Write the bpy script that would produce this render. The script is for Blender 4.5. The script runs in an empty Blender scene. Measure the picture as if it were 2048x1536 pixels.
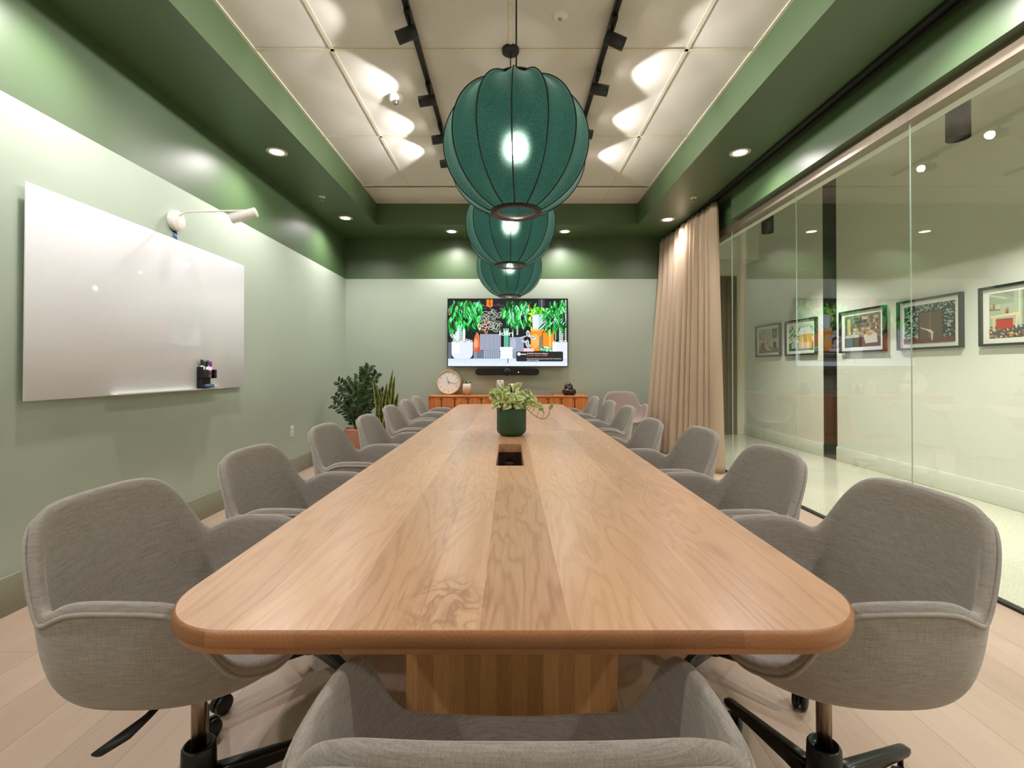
import bpy, bmesh, math, random
from mathutils import Vector, Matrix
sc = bpy.context.scene
C = sc.collection
R = math.radians
PI = math.pi

# ------------------------------------------------------------------ materials
def lin(c):
    out = []
    for v in c[:3]:
        v = v / 255.0
        out.append(v / 12.92 if v <= 0.04045 else ((v + 0.055) / 1.055) ** 2.4)
    return (out[0], out[1], out[2], 1.0)

class NT:
    def __init__(s, name):
        s.m = bpy.data.materials.new(name)
        s.m.use_nodes = True
        s.t = s.m.node_tree
        s.b = s.t.nodes['Principled BSDF']
        s.out = s.t.nodes['Material Output']
    def n(s, typ, ins=None, **props):
        nd = s.t.nodes.new(typ)
        for k, v in props.items():
            setattr(nd, k, v)
        if ins:
            for k, v in ins.items():
                if isinstance(v, bpy.types.NodeSocket):
                    s.t.links.new(v, nd.inputs[k])
                else:
                    nd.inputs[k].default_value = v
        return nd
    def link(s, a, b):
        s.t.links.new(a, b)
    def ramp(s, fac, stops, interp='LINEAR'):
        nd = s.n('ShaderNodeValToRGB', {0: fac})
        cr = nd.color_ramp
        cr.interpolation = interp
        while len(cr.elements) < len(stops):
            cr.elements.new(0.5)
        for e, (p, c) in zip(cr.elements, stops):
            e.position = p
            e.color = c if len(c) == 4 else (*c, 1)
        return nd.outputs[0]
    def coord(s, scale=(1, 1, 1), which='Object', rot=(0, 0, 0)):
        tc = s.n('ShaderNodeTexCoord')
        mp = s.n('ShaderNodeMapping', {'Vector': tc.outputs[which], 'Scale': scale, 'Rotation': rot})
        return mp.outputs[0]
    def noise(s, vec, scale=5, detail=4, rough=0.5, dist=0.0):
        nd = s.n('ShaderNodeTexNoise', {'Vector': vec, 'Scale': scale, 'Detail': detail, 'Roughness': rough, 'Distortion': dist})
        return nd.outputs['Fac']
    def math(s, op, a, b=0.0, c=0.0, clamp=False):
        nd = s.n('ShaderNodeMath', operation=op, use_clamp=clamp)
        for i, v in enumerate((a, b, c)):
            if isinstance(v, bpy.types.NodeSocket):
                s.link(v, nd.inputs[i])
            else:
                nd.inputs[i].default_value = v
        return nd.outputs[0]
    def mix(s, fac, a, b, mode='MIX'):
        nd = s.n('ShaderNodeMix', data_type='RGBA', blend_type=mode)
        for i, v in ((0, fac), (6, a), (7, b)):
            if isinstance(v, bpy.types.NodeSocket):
                s.link(v, nd.inputs[i])
            else:
                nd.inputs[i].default_value = v
        return nd.outputs[2]
    def bump(s, h, strength=0.2, dist=0.01):
        nd = s.n('ShaderNodeBump', {'Height': h, 'Strength': strength, 'Distance': dist})
        s.link(nd.outputs[0], s.b.inputs['Normal'])
    def base(s, col):
        if isinstance(col, bpy.types.NodeSocket):
            s.link(col, s.b.inputs['Base Color'])
        else:
            s.b.inputs['Base Color'].default_value = col
    def set(s, **kw):
        for k, v in kw.items():
            s.b.inputs[k.replace('_', ' ')].default_value = v

def plain(name, rgb, rough=0.5, metal=0.0, spec=0.5, coat=0.0, var=0.06, vs=30):
    g = NT(name)
    c = lin(rgb)
    nz = g.noise(g.coord(), vs, 3)
    lo = tuple(max(0, x * (1 - var)) for x in c[:3]) + (1,)
    hi = tuple(min(1, x * (1 + var)) for x in c[:3]) + (1,)
    g.base(g.ramp(nz, [(0.3, lo), (0.7, hi)]))
    g.set(Roughness=rough, Metallic=metal)
    g.b.inputs['Specular IOR Level'].default_value = spec
    if coat:
        g.b.inputs['Coat Weight'].default_value = coat
        g.b.inputs['Coat Roughness'].default_value = 0.05
    return g.m

def emis(name, rgb, strength):
    g = NT(name)
    g.base((0, 0, 0, 1))
    g.b.inputs['Emission Color'].default_value = lin(rgb)
    g.b.inputs['Emission Strength'].default_value = strength
    return g.m

def attr_mat(name, rough=0.5, emission=0.0, spec=0.4, coat=0.0, noise_amt=0.0, noise_scale=200, gamma=1.0):
    g = NT(name)
    a = g.n('ShaderNodeVertexColor', layer_name='Col')
    col = a.outputs['Color']
    if gamma != 1.0:
        col = g.n('ShaderNodeGamma', {0: col, 1: gamma}).outputs[0]
    if noise_amt:
        nz = g.noise(g.coord(), noise_scale, 3)
        col = g.mix(noise_amt, col, g.ramp(nz, [(0.3, (0.3, 0.3, 0.3)), (0.7, (1.5, 1.5, 1.5))]), 'MULTIPLY')
    if emission:
        g.base((0.01, 0.01, 0.01, 1))
        g.link(col, g.b.inputs['Emission Color'])
        g.b.inputs['Emission Strength'].default_value = emission
    else:
        g.base(col)
    g.set(Roughness=rough)
    g.b.inputs['Specular IOR Level'].default_value = spec
    if coat:
        g.b.inputs['Coat Weight'].default_value = coat
        g.b.inputs['Coat Roughness'].default_value = 0.08
    return g.m

def paint_wall(name, rgb, rough=0.45, spec=0.35):
    g = NT(name)
    c = lin(rgb)
    v = g.coord()
    nz = g.noise(v, 1.2, 2)
    lo = tuple(x * 0.97 for x in c[:3]) + (1,)
    hi = tuple(x * 1.03 for x in c[:3]) + (1,)
    g.base(g.ramp(nz, [(0.3, lo), (0.7, hi)]))
    g.set(Roughness=rough)
    g.b.inputs['Specular IOR Level'].default_value = spec
    g.bump(g.noise(v, 350, 2), 0.03, 0.002)
    return g.m

def oak_planks(name, widths_near, tones, seam_y=None, axis='Y', light=(214, 168, 122), dark=(150, 100, 62), rough=0.34, coat=0.45, grain=0.85, burl=None):
    """boards running along local Y; board edges in local X given as list of (edge_position, seed)"""
    g = NT(name)
    tc = g.n('ShaderNodeTexCoord')
    sp = g.n('ShaderNodeSeparateXYZ', {0: tc.outputs['Object']})
    x, y, z = sp.outputs
    def board_val(edges, tn):
        lo, hi = edges[0], edges[-1]
        f = g.math('DIVIDE', g.math('SUBTRACT', x, lo), hi - lo, clamp=True)
        st = [((e - lo) / (hi - lo), (t, t, t)) for e, t in zip(edges[:-1], tn)]
        return g.ramp(f, st, 'CONSTANT')
    bv = board_val(widths_near, tones[0])
    if seam_y is not None:
        bv2 = board_val(widths_near, tones[1])
        far = g.math('GREATER_THAN', y, seam_y)
        bv = g.mix(far, bv, bv2)
    bvf = g.math('MULTIPLY', bv, 37.0)
    # grain coordinates shifted per board
    cx = g.math('ADD', x, bvf)
    vec = g.n('ShaderNodeCombineXYZ', {0: g.math('MULTIPLY', cx, 1.0), 1: g.math('MULTIPLY', y, 0.06), 2: g.math('MULTIPLY', z, 1.0)}).outputs[0]
    fine = g.noise(vec, 150, 4, 0.6)
    vec2 = g.n('ShaderNodeCombineXYZ', {0: g.math('MULTIPLY', cx, 1.0), 1: g.math('MULTIPLY', y, 0.14), 2: z}).outputs[0]
    warp = g.noise(vec2, 7, 3, 0.55, 0.6)
    cath = g.math('SINE', g.math('MULTIPLY', warp, 75.0))
    cath = g.math('POWER', g.math('MULTIPLY_ADD', cath, 0.5, 0.5), 2.5)
    broad = g.noise(vec2, 4, 2)
    L, D = lin(light), lin(dark)
    tone = g.math('MULTIPLY_ADD', bv, 0.75, 0.0)
    t = g.math('ADD', tone, g.math('MULTIPLY_ADD', broad, 0.55, -0.27))
    t = g.math('ADD', t, g.math('MULTIPLY_ADD', cath, 0.26 * grain, 0.0))
    t = g.math('ADD', t, g.math('MULTIPLY_ADD', fine, 0.7 * grain, -0.35 * grain), clamp=True)
    mid = tuple((a * 0.55 + b * 0.45) for a, b in zip(L[:3], D[:3]))
    col = g.ramp(t, [(0.0, L), (0.5, (*mid, 1)), (1.0, D)])
    if burl:
        bx, by, br = burl
        dx = g.math('DIVIDE', g.math('SUBTRACT', x, bx), br * 0.75)
        dy = g.math('DIVIDE', g.math('SUBTRACT', y, by), br * 1.15)
        d = g.math('SQRT', g.math('ADD', g.math('MULTIPLY', dx, dx), g.math('MULTIPLY', dy, dy)))
        nv = g.n('ShaderNodeCombineXYZ', {0: x, 1: g.math('MULTIPLY', y, 0.6), 2: 0.0}).outputs[0]
        sw = g.noise(nv, 17, 3, 0.5, 1.0)
        line = g.math('ABSOLUTE', g.math('SUBTRACT', sw, 0.5))
        line = g.math('SUBTRACT', 1.0, g.math('MULTIPLY', line, 11.0), clamp=True)
        fall = g.math('SUBTRACT', 1.15, d, clamp=True)
        fac = g.math('MULTIPLY', line, g.math('MULTIPLY', fall, 1.6, clamp=True), clamp=True)
        col = g.mix(g.math('MULTIPLY', fac, 0.6), col, lin((140, 88, 50)))
    g.base(col)
    g.set(Roughness=rough)
    g.b.inputs['Coat Weight'].default_value = coat
    g.b.inputs['Coat Roughness'].default_value = 0.27
    g.bump(fine, 0.06, 0.001)
    return g.m

def floor_planks():
    g = NT('pale oak floorboards')
    v = g.coord((1, 1, 1), rot=(0, 0, R(90)))
    br = g.n('ShaderNodeTexBrick', {'Vector': v, 'Color1': (0, 0, 0, 1), 'Color2': (1, 1, 1, 1), 'Mortar': (0.5, 0.5, 0.5, 1), 'Scale': 1.0,
             'Mortar Size': 0.0012, 'Mortar Smooth': 0.1, 'Bias': 0.0, 'Brick Width': 1.9, 'Row Height': 0.19}, offset=0.37)
    cell = br.outputs['Color']
    sp = g.n('ShaderNodeSeparateXYZ', {0: g.coord()})
    cb = g.n('ShaderNodeCombineXYZ', {0: g.math('ADD', sp.outputs[0], g.math('MULTIPLY', cell, 13.0)), 1: g.math('MULTIPLY', sp.outputs[1], 0.08), 2: 0.0}).outputs[0]
    fine = g.noise(cb, 90, 4, 0.6)
    broad = g.noise(cb, 9, 3, 0.5, 0.8)
    t = g.math('ADD', g.math('MULTIPLY', cell, 0.35), g.math('ADD', g.math('MULTIPLY', fine, 0.35), g.math('MULTIPLY', broad, 0.4)))
    col = g.ramp(t, [(0.2, lin((204, 182, 162))), (0.55, lin((188, 165, 145))), (0.95, lin((162, 137, 116)))])
    col = g.mix(g.math('MULTIPLY', br.outputs['Fac'], 0.6), col, lin((120, 95, 75)))
    g.base(col)
    g.set(Roughness=0.42)
    return g.m

def fabric(name, c1, c2, rough=0.9):
    g = NT(name)
    a = g.noise(g.coord((26, 26, 520)), 1.0, 3, 0.7)
    b = g.noise(g.coord((460, 460, 24)), 1.0, 3, 0.7)
    w = g.noise(g.coord((700, 700, 700)), 1.0, 1)
    t = g.math('ADD', g.math('MULTIPLY', a, 0.62), g.math('MULTIPLY', b, 0.38))
    t = g.math('ADD', g.math('MULTIPLY_ADD', t, 1.7, -0.35), g.math('MULTIPLY_ADD', w, 0.5, -0.25), clamp=True)
    g.base(g.ramp(t, [(0.1, lin(c2)), (0.9, lin(c1))]))
    g.set(Roughness=rough)
    g.b.inputs['Specular IOR Level'].default_value = 0.15
    g.b.inputs['Sheen Weight'].default_value = 0.35
    g.b.inputs['Sheen Roughness'].default_value = 0.4
    g.bump(w, 0.25, 0.001)
    return g.m

def glass_mat(name, tint=(0.95, 0.985, 0.96), f0=0.055):
    g = NT(name)
    lw = g.n('ShaderNodeLayerWeight', {'Blend': 0.5})
    f = g.math('POWER', lw.outputs['Facing'], 5.0)
    f = g.math('MULTIPLY_ADD', f, 0.9, f0)
    tr = g.n('ShaderNodeBsdfTransparent', {'Color': (*tint, 1)})
    gl = g.n('ShaderNodeBsdfGlossy', {'Color': (1, 1, 1, 1), 'Roughness': 0.0})
    mx = g.n('ShaderNodeMixShader', {0: f, 1: tr.outputs[0], 2: gl.outputs[0]})
    g.link(mx.outputs[0], g.out.inputs[0])
    return g.m

def lantern_mat():
    g = NT('dark teal knitted lamp fabric')
    v = g.coord((1, 1, 1))
    n1 = g.noise(v, 230, 2, 0.6)
    n3 = g.noise(g.coord((160, 160, 420)), 1, 2)
    n2 = g.noise(g.coord((9, 9, 9)), 1, 3)
    t = g.math('ADD', g.math('MULTIPLY', n1, 0.55), g.math('ADD', g.math('MULTIPLY', n3, 0.35), g.math('MULTIPLY', n2, 0.1)))
    col = g.ramp(t, [(0.38, lin((16, 46, 42))), (0.60, lin((46, 88, 80)))])
    df = g.n('ShaderNodeBsdfDiffuse', {'Color': col})
    tl = g.n('ShaderNodeBsdfTranslucent', {'Color': col})
    sh = g.n('ShaderNodeBsdfSheen', {'Color': (0.80, 0.86, 0.88, 1), 'Roughness': 0.4})
    m1 = g.n('ShaderNodeMixShader', {0: 0.6, 1: df.outputs[0], 2: tl.outputs[0]})
    rf = g.n('ShaderNodeBsdfRefraction', {'Color': (0.42, 0.72, 0.64, 1), 'Roughness': 0.8, 'IOR': 1.12})
    m1 = g.n('ShaderNodeMixShader', {0: 0.07, 1: m1.outputs[0], 2: rf.outputs[0]})
    m2 = g.n('ShaderNodeMixShader', {0: 0.30, 1: m1.outputs[0], 2: sh.outputs[0]})
    tr = g.n('ShaderNodeBsdfTransparent', {'Color': (0.62, 0.85, 0.80, 1)})
    holes = g.math('MULTIPLY_ADD', n1, 0.22, -0.01, clamp=True)
    m3 = g.n('ShaderNodeMixShader', {0: holes, 1: m2.outputs[0], 2: tr.outputs[0]})
    g.link(m3.outputs[0], g.out.inputs[0])
    return g.m

def terrazzo():
    g = NT('polished pale concrete')
    v = g.coord()
    n1 = g.noise(v, 2.2, 3)
    n2 = g.noise(v, 110, 2)
    sp = g.ramp(n2, [(0.36, lin((140, 140, 120))), (0.47, lin((222, 222, 204)))])
    col = g.mix(0.45, g.ramp(n1, [(0.3, lin((196, 198, 178))), (0.7, lin((216, 216, 198)))]), sp)
    g.base(col)
    g.set(Roughness=0.16)
    return g.m

def ceiling_tile():
    g = NT('mineral fibre ceiling tile')
    v = g.coord()
    n = g.noise(v, 160, 3)
    g.base(g.ramp(n, [(0.35, lin((210, 207, 201))), (0.6, lin((220, 217, 211)))]))
    g.set(Roughness=0.85)
    g.b.inputs['Specular IOR Level'].default_value = 0.2
    g.bump(n, 0.08, 0.002)
    return g.m

M = {}
M['sage'] = paint_wall('pale sage wall paint', (179, 193, 177), 0.48, 0.5)
M['forest'] = paint_wall('deep green semi gloss paint', (72, 96, 61), 0.42, 0.85)
M['sage_trim'] = paint_wall('sage baseboard paint', (146, 149, 130), 0.5, 0.3)
M['corridor'] = paint_wall('warm white corridor paint', (228, 230, 218), 0.55, 0.3)
M['rear'] = paint_wall('rear wall paint', (205, 205, 190), 0.6, 0.2)
M['tile'] = ceiling_tile()
M['tbar'] = plain('off white ceiling grid', (214, 208, 190), 0.5)
M['floor'] = floor_planks()
M['terrazzo'] = terrazzo()
M['black'] = plain('black powder coat', (16, 16, 16), 0.45)
M['blackgloss'] = plain('black plastic', (12, 12, 13), 0.28)
M['blacksteel'] = plain('polished black steel', (10, 11, 11), 0.06, 0.0, 0.6)
M['column_reflect'] = plain('brushed metal column with painted reflection', (150, 132, 116), 0.28, 1.0)  # grey metal tinted brown to paint in the reflected wood
M['steel'] = plain('satin steel', (170, 170, 165), 0.3, 1.0)
M['channel_reflect'] = plain('metal channel with painted tan reflection', (160, 148, 132), 0.35, 0.7)  # tan reflection painted into the metal's colour
M['white'] = plain('white enamel', (236, 234, 228), 0.35, var=0.02)
M['whitelamp'] = plain('white lamp enamel', (240, 238, 232), 0.4, var=0.02)
M['board'] = plain('white glass board', (238, 241, 246), 0.25, 0, 0.5, 1.0, var=0.01)
M['glass'] = glass_mat('clear partition glass', (0.975, 0.99, 0.975), 0.085)
M['glassedge'] = plain('pale polished glass edge', (190, 214, 200), 0.12, 0, 0.8)
M['fabric'] = fabric('heathered grey upholstery', (190, 184, 176), (134, 128, 121))
M['fabric_warm_lit'] = fabric('heathered grey upholstery tinted as warm lit', (196, 180, 173), (150, 134, 128))  # same grey fabric with warm light put into its colour
M['piping'] = fabric('grey upholstery piping', (190, 184, 177), (156, 150, 143))
M['curtain'] = plain('beige linen curtain', (196, 176, 152), 0.9, 0, 0.1, var=0.04, vs=220)
M['lantern'] = lantern_mat()
M['rib'] = plain('black lamp rib cord', (6, 14, 13), 0.6)
M['ring'] = plain('dark walnut lamp ring', (44, 30, 26), 0.4)
M['bulb'] = emis('lit frosted bulb', (255, 240, 226), 300.0)
M['led'] = emis('lit downlight lens', (255, 236, 226), 14.0)
M['spotlens'] = emis('lit track spot lens', (255, 246, 230), 30.0)
M['trimring'] = plain('white downlight trim', (220, 205, 200), 0.4)
M['potgreen'] = plain('matte dark green ceramic', (38, 72, 46), 0.55)
M['terracotta'] = plain('speckled pink terracotta', (196, 140, 118), 0.8, var=0.2, vs=160)
M['soil'] = plain('potting soil', (52, 38, 28), 0.95, var=0.5, vs=120)
M['leaf'] = attr_mat('leaf green', 0.48, spec=0.35)
M['stem'] = plain('plant stem green', (104, 120, 52), 0.6)
M['cream'] = plain('cream glazed ceramic', (226, 214, 196), 0.45)
M['clockface'] = plain('clock dial', (228, 226, 220), 0.4, var=0.01)
M['lightwood'] = plain('light ash wood', (206, 168, 124), 0.5, var=0.12)
M['bookblue'] = plain('blue grey cloth cover', (78, 97, 122), 0.5, var=0.1)
M['bookgrey'] = plain('grey acrylic slab', (116, 124, 136), 0.3, var=0.1)
M['paper'] = plain('white paper pages', (226, 222, 212), 0.8)
M['sculpt'] = plain('dark brown glazed clay', (38, 26, 24), 0.3)
M['bluetape'] = plain('blue painters tape', (84, 136, 190), 0.7)
M['felt'] = plain('blue eraser felt', (96, 124, 164), 0.9, var=0.2)
M['acrylic'] = plain('glossy black acrylic', (14, 14, 14), 0.12, 0, 0.6)
M['smoked'] = plain('smoked acrylic', (30, 30, 27), 0.2, 0, 0.6)
M['doorgreen'] = plain('dark olive door', (58, 62, 48), 0.5)
M['art'] = attr_mat('framed print', 0.5, spec=0.2)
M['marks'] = attr_mat('printed marks', 0.6)
M['screen'] = attr_mat('lit television picture', 0.25, emission=1.35, gamma=1.12)
M['frameblack'] = plain('dark stained frame', (34, 38, 32), 0.4)
M['mat'] = plain('white mount board', (236, 234, 224), 0.8, var=0.01)
M['dark'] = plain('dark cavity', (22, 15, 11), 0.8)
M['holeplaster'] = plain('dark unpainted patch', (42, 40, 32), 0.9)
M['mediapanel'] = emis('notification panel', (36, 38, 42), 1.0)

EDG = [-0.60, -0.435, -0.29, -0.15, -0.054, 0.086, 0.215, 0.356, 0.475, 0.60]
TN = [0.30, 0.12, 0.42, 0.17, 0.66, 0.10, 0.24, 0.50, 0.33]
TF = [0.38, 0.52, 0.22, 0.45, 0.28, 0.40, 0.58, 0.20, 0.44]
M['table'] = oak_planks('solid oak tabletop', EDG, (TN, TF), seam_y=3.04, light=(232, 187, 146), dark=(168, 113, 76), burl=(-0.112, 0.80, 0.10))
def shaded_end_grain():
    g = NT('oak end grain edge with painted shade')
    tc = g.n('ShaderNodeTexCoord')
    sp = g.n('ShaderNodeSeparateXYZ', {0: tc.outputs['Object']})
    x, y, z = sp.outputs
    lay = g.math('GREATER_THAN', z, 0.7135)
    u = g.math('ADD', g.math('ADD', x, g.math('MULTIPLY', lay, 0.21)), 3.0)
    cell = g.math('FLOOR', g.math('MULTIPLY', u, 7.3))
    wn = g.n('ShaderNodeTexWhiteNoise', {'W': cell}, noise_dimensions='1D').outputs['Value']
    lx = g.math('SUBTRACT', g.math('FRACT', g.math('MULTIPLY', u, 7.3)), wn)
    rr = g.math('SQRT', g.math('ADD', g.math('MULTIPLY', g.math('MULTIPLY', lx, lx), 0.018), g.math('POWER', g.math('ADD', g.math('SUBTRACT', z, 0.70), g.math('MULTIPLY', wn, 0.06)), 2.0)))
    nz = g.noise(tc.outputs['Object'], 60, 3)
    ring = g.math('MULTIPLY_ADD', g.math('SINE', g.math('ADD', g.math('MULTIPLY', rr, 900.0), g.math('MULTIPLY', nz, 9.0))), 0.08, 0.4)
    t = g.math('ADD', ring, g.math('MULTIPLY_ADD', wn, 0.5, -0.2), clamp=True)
    g.base(g.ramp(t, [(0.0, lin((190, 132, 86))), (1.0, lin((132, 82, 48)))]))  # end grain tone, darkened further to paint dimmer light on the edge
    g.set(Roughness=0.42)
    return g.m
M['endgrain_shade'] = shaded_end_grain()
PE = [-0.34, -0.25, -0.18, -0.06, 0.0, 0.08, 0.15, 0.2, 0.27, 0.34]
M['pedestal'] = None

def pedestal_mat():
    g = NT('oak pedestal boards')
    tc = g.n('ShaderNodeTexCoord')
    sp = g.n('ShaderNodeSeparateXYZ', {0: tc.outputs['Object']})
    x, y, z = sp.outputs
    u = g.math('ADD', x, y)
    f = g.math('FRACT', g.math('MULTIPLY', u, 2.3))
    tones = [0.75, 0.5, 0.85, 0.6, 0.9, 0.3, 0.65, 0.2, 0.55]
    bv = g.ramp(f, [(i / 9.0, (t, t, t)) for i, t in enumerate(tones)], 'CONSTANT')
    vec = g.n('ShaderNodeCombineXYZ', {0: g.math('ADD', u, g.math('MULTIPLY', bv, 9.0)), 1: 0.0, 2: g.math('MULTIPLY', z, 0.1)}).outputs[0]
    fine = g.noise(vec, 120, 4, 0.6)
    broad = g.noise(vec, 10, 3, 0.5, 0.7)
    t = g.math('ADD', g.math('MULTIPLY', bv, 0.7), g.math('ADD', g.math('MULTIPLY_ADD', fine, 0.6, -0.3), g.math('MULTIPLY_ADD', broad, 0.5, -0.15)), clamp=True)
    g.base(g.ramp(t, [(0.0, lin((214, 168, 116))), (1.0, lin((136, 88, 52)))]))
    g.set(Roughness=0.4)
    return g.m
M['pedestal'] = pedestal_mat()

def sideboard_mat():
    g = NT('orange brown walnut veneer')
    v = g.coord((30, 30, 2))
    n = g.noise(v, 1.0, 4, 0.6)
    v2 = g.coord((2, 30, 30))
    g.base(g.ramp(n, [(0.3, lin((222, 134, 64))), (0.7, lin((186, 102, 46)))]))
    g.set(Roughness=0.4)
    return g.m
M['sideboard'] = sideboard_mat()
M['traydark'] = plain('dark brown wood well', (62, 38, 24), 0.6, var=0.25)  # well interior, darker brown than the tabletop

# ------------------------------------------------------------------ mesh builder
class MB:
    def __init__(s):
        s.v, s.f, s.mi, s.sm, s.col = [], [], [], [], []
        s.cur = (1, 1, 1, 1)
        s.mat = 0
        s.smooth = True
    def vert(s, p, c=None):
        s.v.append(Vector(p)); s.col.append(c or s.cur)
        return len(s.v) - 1
    def face(s, idx, smooth=None):
        s.f.append(tuple(idx)); s.mi.append(s.mat); s.sm.append(s.smooth if smooth is None else smooth)
    def box(s, lo, hi, bev=0.0):
        x0, y0, z0 = lo; x1, y1, z1 = hi
        if bev <= 0:
            i = [s.vert(p) for p in ((x0,y0,z0),(x1,y0,z0),(x1,y1,z0),(x0,y1,z0),(x0,y0,z1),(x1,y0,z1),(x1,y1,z1),(x0,y1,z1))]
            for q in ((3,2,1,0),(4,5,6,7),(0,1,5,4),(1,2,6,5),(2,3,7,6),(3,0,4,7)):
                s.face([i[k] for k in q], False)
            return
        bm = bmesh.new()
        bmesh.ops.create_cube(bm, size=1.0)
        for v in bm.verts:
            v.co = Vector(((x0+x1)/2 + v.co.x*(x1-x0), (y0+y1)/2 + v.co.y*(y1-y0), (z0+z1)/2 + v.co.z*(z1-z0)))
        bmesh.ops.bevel(bm, geom=list(bm.edges), offset=min(bev, 0.49*min(x1-x0, y1-y0, z1-z0)), segments=2, profile=0.5, affect='EDGES')
        s.add_bm(bm); bm.free()
    def add_bm(s, bm, mtx=None, smooth=None):
        off = len(s.v)
        bm.verts.index_update()
        for v in bm.verts:
            s.v.append((mtx @ v.co) if mtx else v.co.copy()); s.col.append(s.cur)
        for f in bm.faces:
            s.face([off + v.index for v in f.verts], smooth)
    def tube(s, pts, rad, seg=8, cap=True, up=None):
        pts = [Vector(p) for p in pts]
        if not hasattr(rad, '__len__'):
            rad = [rad] * len(pts)
        rings = []
        prev = None
        for i, p in enumerate(pts):
            t = (pts[min(i+1, len(pts)-1)] - pts[max(i-1, 0)])
            if t.length < 1e-9: t = Vector((0, 0, 1))
            t.normalize()
            if prev is None:
                a = Vector(up) if up else (Vector((0, 0, 1)) if abs(t.z) < 0.9 else Vector((1, 0, 0)))
            else:
                a = prev
            n = a - t * a.dot(t)
            if n.length < 1e-6:
                n = t.orthogonal()
            n.normalize(); prev = n
            b = t.cross(n)
            r = rad[i]
            rings.append([s.vert(p + n * (r * math.cos(2*PI*k/seg)) + b * (r * math.sin(2*PI*k/seg))) for k in range(seg)])
        for i in range(len(rings) - 1):
            for k in range(seg):
                k2 = (k + 1) % seg
                s.face((rings[i][k], rings[i][k2], rings[i+1][k2], rings[i+1][k]))
        if cap:
            s.face(list(reversed(rings[0])), False); s.face(rings[-1], False)
    def loop_tube(s, pts, rad, seg=6):
        pts = [Vector(p) for p in pts]
        n = len(pts); rings = []; prev = None
        for i, p in enumerate(pts):
            t = (pts[(i+1) % n] - pts[i-1]).normalized()
            a = Vector((0, 0, 1)) if prev is None else prev
            nn = a - t * a.dot(t)
            if nn.length < 1e-6: nn = t.orthogonal()
            nn.normalize(); prev = nn
            b = t.cross(nn)
            rings.append([s.vert(p + nn*(rad*math.cos(2*PI*k/seg)) + b*(rad*math.sin(2*PI*k/seg))) for k in range(seg)])
        for i in range(n):
            for k in range(seg):
                k2 = (k+1) % seg; j = (i+1) % n
                s.face((rings[i][k], rings[i][k2], rings[j][k2], rings[j][k]))
    def lathe(s, prof, seg=32, c=(0, 0, 0), mtx=None, caps=True):
        """prof: list of (r, z)"""
        c = Vector(c); rings = []
        for r, z in prof:
            ring = []
            for k in range(seg):
                p = Vector((r*math.cos(2*PI*k/seg), r*math.sin(2*PI*k/seg), z))
                p = (mtx @ p) if mtx else p
                ring.append(s.vert(p + c))
            rings.append(ring)
        for i in range(len(rings)-1):
            for k in range(seg):
                k2 = (k+1) % seg
                s.face((rings[i][k], rings[i][k2], rings[i+1][k2], rings[i+1][k]))
        if caps:
            s.face(list(reversed(rings[0])), False); s.face(rings[-1], False)
    def poly(s, pts, c=None):
        i = [s.vert(p, c) for p in pts]
        s.face(i, False)
    def prism(s, pts2, z0, z1, mtx=None):
        a = []; b = []
        for x, y in pts2:
            p = Vector((x, y, z0)); q = Vector((x, y, z1))
            if mtx: p = mtx @ p; q = mtx @ q
            a.append(s.vert(p)); b.append(s.vert(q))
        n = len(pts2)
        s.face(list(reversed(a)), False); s.face(b, False)
        for k in range(n):
            k2 = (k+1) % n
            s.face((a[k], a[k2], b[k2], b[k]), False)
    def grid(s, rows, close_u=False):
        """rows: list of lists of points"""
        idx = [[s.vert(p) for p in r] for r in rows]
        for i in range(len(idx)-1):
            m = len(idx[i])
            for k in range(m if close_u else m-1):
                k2 = (k+1) % m
                s.face((idx[i][k], idx[i][k2], idx[i+1][k2], idx[i+1][k]))
        return idx
    def mesh(s, name, mats):
        me = bpy.data.meshes.new(name)
        me.from_pydata([tuple(v) for v in s.v], [], s.f)
        for m in (mats if isinstance(mats, (list, tuple)) else [mats]):
            me.materials.append(m)
        me.polygons.foreach_set('material_index', s.mi)
        me.polygons.foreach_set('use_smooth', s.sm)
        if any(c != (1, 1, 1, 1) for c in s.col):
            at = me.color_attributes.new('Col', 'FLOAT_COLOR', 'POINT')
            at.data.foreach_set('color', [x for c in s.col for x in c])
        me.update()
        return me
    def build(s, name, mats, parent=None, loc=None, fix=True):
        me = s.mesh(name, mats)
        if fix:
            bm = bmesh.new(); bm.from_mesh(me)
            bmesh.ops.recalc_face_normals(bm, faces=bm.faces)
            bm.to_mesh(me); bm.free()
        return link(name, me, parent, loc)

def link(name, data, parent=None, loc=None):
    o = bpy.data.objects.new(name, data)
    C.objects.link(o)
    if parent: o.parent = parent
    if loc: o.location = loc
    return o

def tag(o, label=None, cat=None, group=None, kind=None):
    if label: o['label'] = label
    if cat: o['category'] = cat
    if group: o['group'] = group
    if kind: o['kind'] = kind
    return o

def thing(name, label, cat, loc=(0, 0, 0), rz=0.0, group=None):
    o = bpy.data.objects.new(name, None)
    C.objects.link(o)
    o.empty_display_size = 0.05
    o.location = loc; o.rotation_euler = (0, 0, rz)
    return tag(o, label, cat, group)

def dup(root, loc, rz=None, label=None, group=None):
    r = root.copy(); C.objects.link(r); r.location = loc
    if rz is not None: r.rotation_euler = (0, 0, rz)
    if label: r['label'] = label
    if group: r['group'] = group
    for ch in list(root.children):
        c = ch.copy(); C.objects.link(c); c.parent = r
        for gch in list(ch.children):
            d = gch.copy(); C.objects.link(d); d.parent = c
    return r

def struct(o):
    o['kind'] = 'structure'
    return o

def bake(o, name=None):
    dg = bpy.context.evaluated_depsgraph_get()
    dg.update()
    me = bpy.data.meshes.new_from_object(o.evaluated_get(dg))
    o.modifiers.clear()
    o.data = me
    return o

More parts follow.
